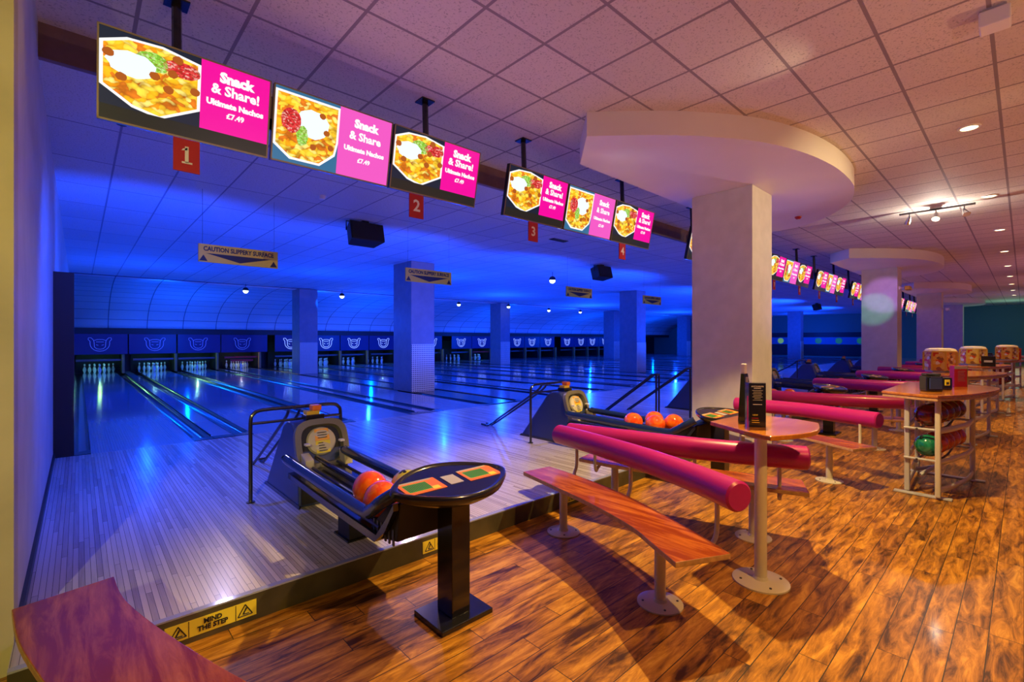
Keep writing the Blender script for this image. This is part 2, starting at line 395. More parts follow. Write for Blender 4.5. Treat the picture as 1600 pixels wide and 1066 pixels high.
def struct(o): o['kind'] = 'structure'; return o
def dup(root, d, label=None, group=None):
    r = root.copy(); COL.objects.link(r); r.location = root.location+Vector(d)
    if label: r['label'] = label
    if group: r['group'] = group
    for ch in list(root.children):
        c = ch.copy(); COL.objects.link(c); c.parent = r
        for g in list(ch.children):
            q = g.copy(); COL.objects.link(q); q.parent = c
    return r
def text(s, size, org, ex, ey, m, parent, name='lettering', align='CENTER', bold=.0, ext=.0015, sx=1.0):
    cu = bpy.data.curves.new('t', 'FONT'); cu.body = s; cu.size = size; cu.align_x = align; cu.align_y = 'CENTER'
    cu.offset = bold; cu.extrude = ext; cu.resolution_u = 2; cu.space_line = .95
    o = bpy.data.objects.new('t', cu); COL.objects.link(o)
    bpy.context.view_layer.update()
    me = bpy.data.meshes.new_from_object(o.evaluated_get(bpy.context.evaluated_depsgraph_get()))
    bpy.data.objects.remove(o); bpy.data.curves.remove(cu)
    ex = Vector(ex).normalized(); ey = Vector(ey).normalized(); n = ex.cross(ey); org = Vector(org)-wloc(parent)
    for v in me.vertices: v.co = org+ex*v.co.x*sx+ey*v.co.y+n*v.co.z
    me.materials.clear(); me.materials.append(M[m]); me.name = name
    q = bpy.data.objects.new(name, me); COL.objects.link(q); q.parent = parent
    return q
def smooth_path(pts, n=6):
    P = [Vector(p) for p in pts]; out = []
    for i in range(len(P)-1):
        p0 = P[max(i-1, 0)]; p1 = P[i]; p2 = P[i+1]; p3 = P[min(i+2, len(P)-1)]
        for k in range(n):
            t = k/n
            out.append(.5*((2*p1)+(p2-p0)*t+(2*p0-5*p1+4*p2-p3)*t*t+(3*p1-p0-3*p2+p3)*t**3))
    out.append(P[-1]); return out

# ------------------------------------------------------------------ the setting
CH, CL = CAMZ+2.34, CAMZ+2.09      # high ceiling, lane ceiling
WL, WR = -.22, 46.0
AP = .15; YS = 2.87; YF = 7.68      # approach height, step face, foul line
struct(G().box(-4.5, WR, -6, 30, -.1, 0).out('floor', 'floor', keep=True))
struct(G().box(-4.5, WR, -6, 5.1, CH, CH+.1).out('ceiling', 'ceil', keep=True))
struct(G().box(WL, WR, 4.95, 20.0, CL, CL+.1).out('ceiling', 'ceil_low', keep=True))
struct(G().box(WL, WR, 4.90, 4.949, CL-.008, CH).out('trim_1', 'fascia', keep=True))
struct(G().box(WL-.2, WL, 3.35, 26.5, 0, CH).out('wall_left', 'wallp', keep=True))
struct(G().box(-4.5, WL, 3.15, 3.35, 0, CH).out('wall_front', 'oliv', keep=True))
struct(G().box(-4.7, -4.5, -6, 3.35, 0, CH).out('wall_side', 'oliv', keep=True))
struct(G().box(-4.5, WR, -6.2, -6, 0, CH).out('wall_back', 'wallp', keep=True))
struct(G().box(WR, WR+.2, -6, 30, 0, CH+.1).out('wall_right', 'teal', keep=True))
struct(G().box(WL, WR, 27.2, 27.4, 0, CH).out('wall_far', 'darkwall', keep=True))
struct(G().box(WL, WL+.018, 3.36, YF, AP, AP+.06).out('baseboard_left', 'darkwall', keep=True))
struct(G().box(WL-.02, -.04, YF, YF+.15, AP, 2.34).out('trim_2', 'darkwall', keep=True))
struct(G().box(WL, WR, YS+.012, YF, .0, AP).out('floor_approach', 'appr', keep=True))
g = G(); g.box(WL, WR, YS-.006, YS+.012, .0, AP-.006)
struct(g.out('trim_3', 'step', keep=True))
struct(G().box(WL, WR, YS-.008, YS+.03, AP-.006, AP+.003).out('trim_4', 'cap', keep=True))
# curved bulkhead over the far end of the lanes
g = G(); uvl = g.bm.loops.layers.uv.new('UVMap'); prof = []
for k in range(15):
    a = PI/2*k/14; prof.append((20.0+5.5*math.sin(a), 2.0+(CL-2.0)*math.cos(a)))
arc = [0]
for a, b in zip(prof, prof[1:]): arc.append(arc[-1]+math.dist(a, b))
xs = [WL+(WR-WL)*i/24 for i in range(25)]
rows = [[g.v((x, p[0], p[1])) for x in xs] for p in prof]
for i in range(14):
    for j in range(24):
        f = g.face([rows[i][j], rows[i][j+1], rows[i+1][j+1], rows[i+1][j]])
        for lp, (ii, jj) in zip(f.loops, ((i, j), (i, j+1), (i+1, j+1), (i+1, j))): lp[uvl].uv = (xs[jj], arc[ii])
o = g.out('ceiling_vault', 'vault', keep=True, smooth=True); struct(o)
md = o.modifiers.new('s', 'SOLIDIFY'); md.thickness = .05; md.offset = 0
struct(G().box(WL, WR, 25.45, 25.6, 1.78, 2.02).out('trim_5', 'darkwall', keep=True))

# pillars
def pillar(x0, x1, y0, y1, perfp=True, zb=AP, label=None, top=CL):
    o = struct(G().box(x0, x1, y0, y1, zb, top).out('pillar', 'navyp' if perfp else 'paint', bevel=.006))
    if perfp:
        p = G().box(x0+.01, x1-.01, y0-.02, y0+.005, AP, 1.42).out('perforated_panel', 'perf', o)
    return o
PX = [(6.66, 7.38), (17.35, 18.05), (28.1, 28.8), (38.8, 39.5)]
for i, (a, b) in enumerate(PX):
    pillar(a, b, 2.47, 3.32, False, 0)
    pillar(a-(.2 if i == 0 else .05), b-(.2 if i == 0 else .05), 10.95 if i == 0 else 11.05, 11.9, True)
    pillar(a-(.1 if i == 0 else 0), b-(.1 if i == 0 else 0), 19.8, 20.7, True, top=CL-.02)
# rounded canopies around the front pillars
CAN = [(3.84, 3.04), (4.36, 2.52), (4.81, 2.17), (5.33, 1.87), (5.98, 1.66), (6.7, 1.55), (7.4, 1.54), (7.95, 1.6), (8.58, 1.78), (9.15, 2.1), (9.6, 2.5), (9.85, 2.95), (9.95, 3.58)]
cc = [(p.x, p.y) for p in smooth_path([(a, b, 0) for a, b in CAN], 5)]+[(4.39, 3.58)]
for i, dx in enumerate((0, 10.7, 21.2, 31.8)):
    struct(G().prism([(x+dx, y) for x, y in cc][::-1], CL-.0, CH).out('ceiling_canopy', 'plaster', keep=True, smooth=True))

# ------------------------------------------------------------------ lanes
LW = 1.054; PAIRS = [.11, 3.48, 7.5, 10.86, 14.22, 18.3, 21.65, 25.0, 29.1, 32.45, 35.8, 39.8]
ends = [7.5-.05, 0]
LANES = []
for i, P in enumerate(PAIRS):
    LANES.append((P, 2*i+1)); LANES.append((P+LW+.74, 2*i+2))
NUMW = ['first', 'second', 'third', 'fourth', 'fifth', 'sixth', 'seventh', 'eighth', 'ninth', 'tenth', 'eleventh', 'twelfth', 'thirteenth', 'fourteenth', 'fifteenth', 'sixteenth', 'seventeenth', 'eighteenth',
        'nineteenth', 'twentieth', 'twenty-first', 'twenty-second', 'twenty-third', 'twenty-fourth']
YE = 26.9
def gutter(x0, x1, parent):
    g = G(); n = 6; c = (x0+x1)/2; r = (x1-x0)/2; P = []
    for k in range(n+1):
        a = PI*k/n; P.append((c-r*math.cos(a), AP-.005-.07*math.sin(a)))
    A = [g.v((x, YF+.02, z)) for x, z in P]; B = [g.v((x, YE, z)) for x, z in P]
    for k in range(n): g.face([A[k], A[k+1], B[k+1], B[k]])
    return g.out('gutter', 'gutter', parent, smooth=True)
for (x, num) in LANES:
    t = thing('bowling_lane', (x+LW/2, YF, AP-.12), 'polished bowling lane, %s lane counted from the wall on the left' % NUMW[num-1], 'bowling lane', 'bowling lanes')
    G().box(x, x+LW, YF+.0, YE, AP-.12, AP+.001).out('lane_surface', 'lane', t)
    gutter(x-.235, x-.005, t); gutter(x+LW+.005, x+LW+.235, t)
    for (q0, q1, sl) in ((x-.235, x-.003, -1), (x+LW+.003, x+LW+.235, 1)):
        P = [(q0, YF+.02), (q1, YF+.02), (q1, YF+.14), (q0, YF+.30)] if sl > 0 else [(q0, YF+.02), (q1, YF+.02), (q1, YF+.30), (q0, YF+.14)]
        G().prism(P, AP-.12, AP+.003).out('gutter_end', 'gutter', t)
# divisions between the lanes
def division(x0, x1, label, wide=False):
    t = thing('lane_division', ((x0+x1)/2, YF, AP-.12), label, 'lane division', 'lane divisions')
    if wide:
        for (ya, yb) in ((YF+.1, 10.9), (11.95, 19.75), (20.75, YE)): G().box(x0, x1, ya, yb, AP-.12, AP+.004).out('capping', 'gutter', t)
        return
    G().box(x0, x1, YF+.22, YE, AP-.12, AP+.004).out('capping', 'cap', t, bevel=.004)
    G().box(x0, x1, YF+.02, YF+.22, AP-.12, AP+.004).out('end_cover', 'gutter', t)
    for xx in (x0, x1-.010): G().box(xx, xx+.010, YF+.3, YE, AP-.1, AP+.012).out('edge_strip', 'black', t)
for i, P in enumerate(PAIRS):
    a, b = NUMW[2*i], NUMW[2*i+1]
    division(P+LW+.24, P+LW+.50, 'wide division strip between the %s and %s lanes from the left wall' % (a, b))
    if i+1 < len(PAIRS):
        division(P+2*LW+.74+.24, PAIRS[i+1]-.24, 'division strip between the %s and %s lanes from the left wall' % (b, NUMW[2*i+2]), PAIRS[i+1]-P > 3.6)
struct(G().box(WL, -.14, YF+.15, YE, 0, AP+.02).out('trim_6', 'darkwall', keep=True))
struct(G().box(WL, WR, YF, YE, -.02, .02).out('floor_lane_bed', 'darkwall', keep=True))

# pins, pin decks, masks
PINPROF = [(0, 0), (.026, 0), (.029, .012), (.045, .06), (.0605, .115), (.057, .16), (.042, .205), (.027, .245), (.0235, .27), (.0255, .30), (.032, .335), (.028, .362), (.016, .378), (0, .381)]
def make_pin(x, y, label, group):
    t = thing('bowling_pin', (x, y, AP), label, 'bowling pin', group)
    G().lathe(PINPROF, (x, y, AP), 12).out('pin_body', 'pin', t, smooth=True)
    G().lathe([(.0262, .262), (.0268, .264), (.0268, .284), (.0262, .286)], (x, y, AP), 12).out('neck_band', 'red', t, smooth=True, label='red neck band')
    return t
pin0 = None
for (x, num) in LANES[:12]:
    cx = x+LW/2; lab = 'white bowling pin with red neck band standing on the %s lane from the left wall' % NUMW[num-1]; grp = 'pins on the %s lane' % NUMW[num-1]
    for r_ in range(4):
        for k in range(r_+1):
            px, py = cx+(k-r_/2)*.3048, 25.75+r_*.264
            if pin0 is None: pin0 = make_pin(px, py, lab, grp)
            else: dup(pin0, (px-pin0.location.x, py-pin0.location.y, 0), lab, grp)
    light('POINT', (cx, 25.60, .90), (.30, 1, .42) if num != 4 else (.8, .9, .5), 9 if num < 5 else 4, name='pin_light')
for (x, num) in LANES[:20]:
    cx = x+LW/2
    t = thing('masking_panel', (cx, 25.5, .94), 'deep blue masking panel with a line-drawn mascot head over the %s lane from the left' % NUMW[num-1], 'masking panel', 'masking panels above the pins')
    w0, w1 = (x-.25 if num % 2 else x-.36), (x+LW+.36 if num % 2 else x+LW+.24)
    if num == 1: w0 = WL+.02
    if num == 4: w1 += .35
    G().box(w0+.01, w1-.01, 25.5, 25.54, .94, 1.78).out('panel', 'mask', t, bevel=.004)
    # outline emblem: a round U-shaped chin with two ear shapes and an inner face
    def L2(pts, r=.012, nm='emblem', t=t, cx=cx, num=num):
        return [(cx+a, 25.49, 1.37+b) for a, b in pts]
    g = G(); r = .009 if num < 5 else .014
    U = [(-.30, .10)]+[(-.30*math.cos(a)*1.0, .0-.30*math.sin(a)) for a in [PI*k/10 for k in range(11)]]+[(.30, .10)]
    g.tube(L2(U), r, 6)
    for sgn in (-1, 1):
        g.tube(L2([(sgn*.30, .10), (sgn*.36, .18), (sgn*.35, .25), (sgn*.27, .25), (sgn*.20, .16), (sgn*.18, .08)]), r, 6)
        g.tube(L2([(sgn*.18, .08), (sgn*.17, -.12), (sgn*.10, -.2), (0, -.22)]), r, 6)
        g.tube(L2([(sgn*.05, -.06), (sgn*.12, -.03)]), r, 6)
    g.tube(L2([(-.18, .14), (-.08, .18), (.08, .18), (.18, .14)]), r, 6)
    g.tube(L2([(-.12, .08), (.12, .08)]), r, 6)
    g.out('emblem', 'logo' if num < 5 else 'logob', t, smooth=True)
    # the pin machine behind
    t = thing('pinsetter', (cx, 26.2, AP), 'dark pinsetter bay with wooden side post behind the %s lane from the left' % NUMW[num-1], 'pinsetter', 'pinsetters')
    G().box(x+LW+.16, x+LW+.24, 25.3, 25.45, AP, .93).out('kickback_post', 'kick', t, label='brown wooden post')
    G().box(x+LW+.17, x+LW+.23, 25.56, 27.1, AP, 1.5).out('side_wall', 'blackm', t)
    G().box(x-.2, x+LW+.16, 26.85, 26.9, AP+.02, 1.5).out('pit_curtain', 'rub', t)
    G().box(x-.2, x+LW+.16, 25.58, 25.66, .66, .74).out('sweep_bar', 'red' if num in (4, 9, 12) else 'steel', t)
    if num == 4: G().box(x+.05, x+LW-.05, 25.56, 25.6, .5, .6).out('rake', 'red', t, label='red rake bar')

# ------------------------------------------------------------------ pendant lamps, speakers, signs over the lanes
def pendant(x, y, label):
    t = thing('pendant_lamp', (x, y, CL-.32), label, 'lamp', 'pendant lamps over the lanes')
    z = CL-.32
    G().tube([(x, y, CL-.01), (x, y, z+.16)], .008, 6).out('cord', 'black', t)
    G().lathe([(0, .17), (.05, .17), (.09, .13), (.105, .05), (.10, .05)], (x, y, z), 16).out('lamp_housing', 'blackm', t, smooth=True)
    G().lathe([(0, -.04), (.04, -.03), (.075, 0), (.092, .05), (0, .055)], (x, y, z), 16).out('bulb', 'bulb', t, smooth=True)
for (x, y, lb) in ((4.57, 19.6, 'pendant lamp glowing left of the second-row column'), (8.1, 19.3, 'pendant lamp glowing between the two nearest lane columns'), (14.4, 19.7, 'pendant lamp glowing just right of the near lane column'),
                   (17.4, 19.2, 'pendant lamp glowing at the corner of the pale third column'), (21.4, 19.9, 'pendant lamp glowing over the middle lanes'), (24.2, 19.7, 'pendant lamp glowing left of the far blue column'),
                   (10.7, 9.8, 'nearest large pendant lamp above the lanes beside the second speaker'), (31, 19.5, 'pendant lamp glowing beside the big front pillar')):
    pendant(x, y, lb)
def speaker(x, y, label, s=1.0):
    t = thing('loudspeaker', (x, y, CL-.42), label, 'loudspeaker', 'loudspeakers hung from the ceiling')
    def T(p):
        q = Vector(p)-Vector((x, y, CL-.22)); q = Matrix.Rotation(math.radians(-14), 3, 'X') @ q; return q+Vector((x, y, CL-.22))
    G().prism([(x-.31, y-.14), (x+.31, y-.14), (x+.24, y+.17), (x-.24, y+.17)], CL-.39, CL-.06, T=T).out('cabinet', 'blackm', t, bevel=.01)
    G().box(x-.29, x+.29, y-.152, y-.14, CL-.375, CL-.075, T=T).out('grille', 'rub', t)
    G().tube([(x-.33, y, CL-.2), (x-.33, y, CL-.04), (x+.33, y, CL-.04), (x+.33, y, CL-.2)], .012, 6).out('bracket', 'black', t)
    G().box(x-.06, x+.06, y-.05, y+.05, CL-.05, CL).out('mount_plate', 'black', t)
speaker(3.72, 7.9, 'black loudspeaker hanging nearest, between the first two yellow signs')
speaker(10.75, 8.0, 'black loudspeaker hanging above the third yellow sign')
speaker(31.0, 8.0, 'distant black loudspeaker seen right of the big pillar')
speaker(18.0, 8.0, 'black loudspeaker hanging behind the big front pillar')
def lanesign(xc, zt, label, txt='CAUTION SLIPPERY SURFACE'):
    w_, h_, y = 1.02, .25, 7.7
    t = thing('warning_sign', (xc, y, zt-h_), label, 'sign', 'hanging warning signs')
    G().box(xc-w_/2, xc+w_/2, y-.01, y+.01, zt-h_, zt).out('board', 'gold', t)
    g = G()
    g.prism([(xc-.42, zt-.125), (xc+.42, zt-.125), (xc, zt-.225)], y-.013, y-.010, plane='xz')
    for sx in (-.45, .45):
        g.prism([(xc+sx-.05, zt-.235), (xc+sx+.05, zt-.235), (xc+sx, zt-.15)], y-.013, y-.010, plane='xz')
    g.out('black_arrow', 'blackm', t, label='black triangle pointing down')
    text(txt, .088, (xc, y-.0125, zt-.065), (1, 0, 0), (0, 0, 1), 'blackm', t, bold=.003, sx=.78)
    for sx in (-.46, .46): G().tube([(xc+sx, y, zt), (xc+sx, y, CL)], .002, 4).out('wire', 'steel', t)
lanesign(1.72, 2.87, 'yellow and black hanging warning sign nearest to the left wall')
lanesign(4.93, 2.87, 'yellow and black hanging warning sign in front of the near lane column')
lanesign(9.42, 2.87, 'yellow and black hanging warning sign under the second speaker')
lanesign(12.9, 2.87, 'yellow and black hanging warning sign close beside the big pillar')

# ------------------------------------------------------------------ menu screens
ZT, ZB, YT, YB = CAMZ+1.905, CAMZ+1.365, 3.75, 3.86
EX = Vector((1, 0, 0)); EY = Vector((0, YT-YB, ZT-ZB)).normalized(); NN = EX.cross(EY); HS = math.hypot(YT-YB, ZT-ZB)
def SP(x, v, d=0): return Vector((x, YB, ZB))+EY*v+NN*d    # v up the screen, d out towards the viewer
def slab(x0, x1, v0, v1, d0, d1, g=None):
    g = g or G()
    g.box(x0, x1, v0, v1, d0, d1, T=lambda p: SP(p[0], p[1], p[2])); return g
def flat(g, pts, d): g.face([g.v(SP(a, b, d)) for a, b in pts])
def blob(g, cx, cy, rx, ry, d, wob=.12, n=18, seed=0):
    rr = random.Random(seed); flat(g, [(cx+rx*math.cos(2*PI*k/n)*(1+rr.uniform(-wob, wob)), cy+ry*math.sin(2*PI*k/n)*(1+rr.uniform(-wob, wob))) for k in range(n)], d)
SWD = .965
def menu_screen(x0, kind, label):
    t = thing('menu_screen', SP(x0+SWD/2, 0), label, 'screen', 'menu screens above the approach')
    slab(x0+.002, x0+SWD-.002, 0, HS, -.05, 0).out('casing', 'black', t, bevel=.004)
    g = slab(x0, x0+SWD, 0, .012, 0, .006); slab(x0, x0+SWD, HS-.010, HS, 0, .006, g); slab(x0, x0+.010, 0, HS, 0, .006, g); slab(x0+SWD-.010, x0+SWD, 0, HS, 0, .006, g)
    g.out('bezel', 'bezel', t, label='thin gold-grey bezel')
    a, b = x0+.010, x0+SWD-.010; mid = x0+(.53 if kind == 0 else .50)
    band = .085 if kind == 0 else 0.0
    b0 = .012+band
    # food photo
    g = G(); g.mi = 0; flat(g, [(a, b0*.4 if kind == 0 else b0), (mid, b0*.4 if kind == 0 else b0), (mid, HS-.01), (a, HS-.01)], .001)
    w_ = mid-a
    if kind == 0:
        tray = [(.0, .26), (.30, .04), (.58, -.03), (1.0, .24), (1.0, .92), (.60, 1.0), (.25, .97), (0, .84)]
    else:
        tray = [(.0, .22), (.25, .05), (.72, .05), (.96, .25), (1, .45), (1.0, .98), (.4, .98), (0, .98)]
    TQ = lambda p, s=1.0: (a+w_*(.5+(p[0]-.5)*s), b0+(HS-.02-b0)*(.52+(p[1]-.52)*s))
    g.mi = 1; flat(g, [TQ(p) for p in tray], .002)
    g.mi = 2; flat(g, [TQ(p, .93) for p in tray], .003)
    def B(mi, cx, cy, rx, ry, d, sd):
        g.mi = mi; q = TQ((cx, cy)); blob(g, q[0], q[1], rx*w_, ry*HS, d, seed=sd, wob=.08)
    if kind == 0:
        B(6, .30, .62, .24, .14, .0040, 1); B(3, .50, .74, .16, .11, .0038, 2); B(4, .80, .76, .20, .09, .0038, 3)
        for k, (px, py) in enumerate(((.2, .42), (.66, .42), (.7, .66), (.94, .5), (.08, .7), (.75, .88), (.52, .56))): B(5, px, py, .055, .045, .0045, 10+k)
    else:
        B(6, .58, .62, .26, .20, .0040, 1); B(3, .42, .42, .09, .14, .0042, 2); B(4, .25, .60, .15, .16, .0044, 3)
        for k, (px, py) in enumerate(((.8, .55), (.72, .78), (.88, .35), (.6, .3))): B(5, px, py, .05, .04, .0046, 10+k)
    g.out('food_photo', ['e_blue' if kind else 'e_dark', 'e_white', 'e_food', 'e_green', 'e_red', 'e_olive', 'e_cream'], t, label='photo of a tray of nachos')
    g = G(); flat(g, [(mid, b0*.5 if kind == 0 else b0), (b, b0*.5 if kind == 0 else b0), (b, HS-.01), (mid, HS-.01)], .0015)
    g.out('price_panel', 'e_mag' if kind == 0 else 'e_mag2', t, label='magenta panel with white writing')
    if kind == 0:
        g = G(); flat(g, [(a, .012), (b, .012), (b, b0), (a, b0)], .006); g.out('bottom_band', 'e_band', t)
    cx = (mid+b)/2; s1 = .088
    bot = b0
    vv = lambda f: bot+(HS-bot)*f
    text('Snack', s1, SP(cx, vv(.80), .004), EX, EY, 'e_white', t, bold=.0055, ext=.0005)
    text('& Share!' if kind == 0 else '& Share', s1, SP(cx, vv(.62), .004), EX, EY, 'e_white', t, bold=.0032, ext=.0005)
    text('Ultimate Nachos', .052, SP(cx, vv(.42), .004), EX, EY, 'e_white', t, bold=.0032, ext=.0005)
    text('£7.49', .05, SP(cx, vv(.27), .004), EX, EY, 'e_white', t, bold=.002, ext=.0005)
    return t
X0 = .08
pos_w = ['nearest', 'middle', 'far']
s1 = menu_screen(X0, 0, 'nearest and largest menu screen, nachos photo beside magenta panel, above number one')
s2 = menu_screen(X0+.985, 1, 'menu screen with paler pink panel, between numbers one and two')
s3 = dup(s1, (1.97, 0, 0), 'menu screen at the right end of the nearest row, above number two')
def mount(x0, label):
    t = thing('screen_mount', (x0+1.45, YB+.05, ZB+.2), label, 'mount', 'ceiling mounts of the menu screens')
    slab(x0+.3, x0+2.6, .22, .30, -.10, -.051).out('rail', 'black', t)
    for px in (x0+.42, x0+2.42):
        G().tube([(px, YB+.08, ZB+.25), (px, YB+.1, ZB+.5), (px, YB+.12, CH-.01)], .03, 8).out('pole', 'black', t)
        G().box(px-.07, px+.07, YB+.05, YB+.19, CH-.012, CH).out('ceiling_plate', 'black', t)
    return t
m1 = mount(X0, 'black ceiling mount holding the nearest row of three screens')
def plate(x, num, label):
    t = thing('lane_number_plate', (x, YB, ZB-.2), label, 'number plate', 'hanging lane number plates')
    G().box(x-.075, x+.075, YB-.008, YB+.004, ZB-.225, ZB-.004).out('plate', 'maroon', t)
    text(str(num), .15, (x, YB-.010, ZB-.115), (1, 0, 0), (0, 0, 1), 'white', t, name='numeral', bold=.003)
    if num == 1:
        G().box(x-.028, x+.032, YB-.0115, YB-.0085, ZB-.17, ZB-.158).out('numeral_foot', 'white', t)
        G().prism([(x-.03, ZB-.085), (x-.022, ZB-.072), (x+.004, ZB-.062), (x+.004, ZB-.078)], YB-.0115, YB-.0085, plane='xz').out('numeral_flag', 'white', t)
GX = [.08, 3.42, 7.55, 11.2, 14.7, 18.5, 21.9, 25.3, 29.0, 32.4]
DESC = ['', 'second row from the left wall, before the canopy', 'row hidden behind the big front pillar', 'first row right of the big pillar', 'second row right of the big pillar', 'third row right of the big pillar',
        'fourth row right of the big pillar', 'fifth row right of the big pillar', 'sixth row right of the big pillar', 'furthest small row']
NUM0 = ['one', 'two', 'three', 'four', 'five', 'six', 'seven', 'eight', 'nine', 'ten', 'eleven', 'twelve', 'thirteen', 'fourteen', 'fifteen', 'sixteen', 'seventeen', 'eighteen', 'nineteen', 'twenty']
for i, gx in enumerate(GX):
    n1, n2 = NUM0[2*i], NUM0[2*i+1]
    plate(gx+.46, 2*i+1, 'dark red hanging plate reading number %s' % n1); plate(gx+2.25, 2*i+2, 'dark red hanging plate reading number %s' % n2)
    if i == 0: continue
    dup(s1, (gx-X0, 0, 0), 'menu screen above hanging number %s' % n1)
    dup(s2, (gx-X0, 0, 0), 'pale pink menu screen between hanging numbers %s and %s' % (n1, n2))
    dup(s1, (gx-X0+1.97, 0, 0), 'menu screen above hanging number %s' % n2)
    dup(m1, (gx-X0, 0, 0), 'black ceiling mount of screens above numbers %s and %s' % (n1, n2))

# ------------------------------------------------------------------ ball return machines
def ball_return(label):
    t = thing('ball_return', (1.54, 4.0, AP), label, 'ball return', 'ball return machines')
    x0, x1 = 1.33, 1.75
    # hood body: sloping back, upright front
    pr = [(4.97, AP), (4.03, AP), (4.05, .50), (4.16, .78), (4.22, .83), (4.34, .83), (4.44, .79)]
    G().prism(pr, x0, x1, plane='yz').out('hood', 'navy', t, bevel=.02)
    for sx in (x0-.006, x1-.006): G().prism([(4.99, AP), (4.01, AP), (4.01, AP+.03), (4.95, AP+.03)], sx, sx+.012, plane='yz').out('kick_strip', 'black', t)
    # front face frame leaning back
    A = Vector((0, 4.045, .46)); U = Vector((0, .13, .36)).normalized(); N = Vector((0, -.36, .13)).normalized()
    def F(a, b, d): return Vector((1.54+a, 0, 0))+A+U*b+N*d
    g = G(); n = 28
    def sup(a, rx, ry, cy, p=.6): 
        c, s = math.cos(a), math.sin(a); return (rx*math.copysign(abs(c)**p, c), cy+ry*math.copysign(abs(s)**p, s))
    for (rA, rB, dA, dB) in (((.225, .215), (.225, .215), 0, .05), ((.225, .215), (.175, .165), .05, .05), ((.175, .165), (.165, .155), .05, .004)):
        ra = [g.v(F(*sup(2*PI*k/n, rA[0], rA[1], .19), dA)) for k in range(n)]; rb = [g.v(F(*sup(2*PI*k/n, rB[0], rB[1], .19), dB)) for k in range(n)]
        for k in range(n): g.face([ra[k], ra[(k+1) % n], rb[(k+1) % n], rb[k]])
    g.out('face_frame', 'framed', t, smooth=True, label='moulded beige surround of the ball outlet')
    g = G(); g.face([g.v(F(*sup(2*PI*k/n, .17, .16, .19), .006)) for k in range(n)]); g.out('outlet_recess', 'blackm', t)
    g = G(); P = []
    pf = [(0, .050), (.09, .047), (.118, .036), (.128, .014)]
    rings = []
    for (r_, d_) in pf:
        if r_ == 0: rings.append([g.v(F(0, .215, d_))])
        else: rings.append([g.v(F(r_*math.cos(2*PI*k/n)*.98, .215+r_*.95*math.sin(2*PI*k/n), d_)) for k in range(n)])
    for a_, b_ in zip(rings, rings[1:]):
        for k in range(n):
            if len(a_) == 1: g.face([a_[0], b_[k], b_[(k+1) % n]])
            else: g.face([a_[k], b_[k], b_[(k+1) % n], a_[(k+1) % n]])
    cov = g.out('ball_cover', 'cream', t, smooth=True, label='round cream cover')
    g = G(); g.quad(F(-.062, .215, .0505), F(.062, .215, .0505), F(.058, .315, .044), F(-.058, .315, .044)); g.mi = 1
    g.quad(F(-.058, .11, .042), F(.058, .11, .042), F(.062, .213, .0505), F(-.062, .213, .0505)); g.mi = 2
    for k in range(4): g.quad(F(-.04, .125+.022*k, .0535), F(.03-.01*k, .125+.022*k, .0535), F(.03-.01*k, .131+.022*k, .0540), F(-.04, .131+.022*k, .0540))
    for k in range(3): g.quad(F(-.04, .235+.022*k, .0525), F(.04, .235+.022*k, .0525), F(.04, .241+.022*k, .0525), F(-.04, .241+.022*k, .0525))
    g.out('warning_sticker', [mat_or, 'yellow', 'blackm'], cov, label='orange and yellow warning sticker')
    for sx in (-1, 1): G().box(1.54+sx*.145-.018, 1.54+sx*.145+.018, 4.0, 4.05, .66, .675).out('catch', 'white', t)
    for sx in (-1, 1):
        g = G(); g.prism([(4.02, .50), (3.90, .48), (3.92, .56), (4.04, .60)], 1.54+sx*.16-.035, 1.54+sx*.16+.035, plane='yz'); g.out('bumper', 'creamd', t, bevel=.008)
    # lower front grille
    G().box(x0+.015, x1-.015, 4.012, 4.032, AP+.03, .47).out('front_panel', 'blackm', t)
    for k in range(7): G().box(1.50+k*.004, 1.66+k*.004, 4.002, 4.013, .24+k*.028, .249+k*.028).out('grille_slat', 'creamd', t)
    # top unit
    G().box(1.46, 1.62, 4.24, 4.36, .83, .88).out('sensor_base', 'black', t, bevel=.005)
    G().box(1.47, 1.58, 4.25, 4.34, .88, .91).out('sensor_band', 'gold', t); G().box(1.52, 1.60, 4.25, 4.34, .91, .96).out('reset_light', 'oran', t, bevel=.01, label='orange reset light')
    # rack: outer rails, centre rail, tracks, bed
    for sx, nm in ((-1, 1), (1, 1)):
        xx = 1.45+sx*.235 if sx < 0 else 1.69
        pts = [(xx, 3.98, .60), (xx, 3.9, .585), (xx, 3.2, .565), (xx, 2.62, .55), (xx, 2.50, .575), (xx, 2.38, .65), (xx+(.04 if sx < 0 else -.04), 2.29, .71)]
        G().tube(smooth_path(pts, 4), .033, 12, ry=.04).out('outer_rail', 'railblue', t, smooth=True)
    G().tube(smooth_path([(1.455, 3.98, .56), (1.455, 3.2, .54), (1.455, 2.6, .53), (1.455, 2.42, .60)], 4), .02, 10).out('centre_rail', 'black', t, smooth=True)
    for xx in (1.27, 1.40, 1.51, 1.63):
        G().tube([(xx, 3.98, .50), (xx, 3.2, .475), (xx, 2.5, .465)], .012, 8).out('ball_track', 'steel', t, smooth=True)
    G().prism([(4.0, .47), (3.2, .445), (2.48, .435), (2.36, .56), (2.28, .66), (2.28, .62), (2.38, .48), (2.5, .39), (3.2, .40), (4.0, .43)], 1.235, 1.67, plane='yz').out('rack_bed', 'black', t)
    G().box(1.37, 1.60, 3.14, 3.34, AP, .41).out('rack_pedestal', 'blackm', t, bevel=.006)
    G().box(1.35, 1.62, 3.12, 3.36, AP, AP+.012).out('pedestal_foot', 'black', t)
    # slatted air box under the front end
    G().prism([(2.62, .38), (2.30, .44), (2.26, .66), (2.40, .62), (2.64, .42)], 1.27, 1.66, plane='yz').out('blower_box', 'blackm', t, bevel=.008)
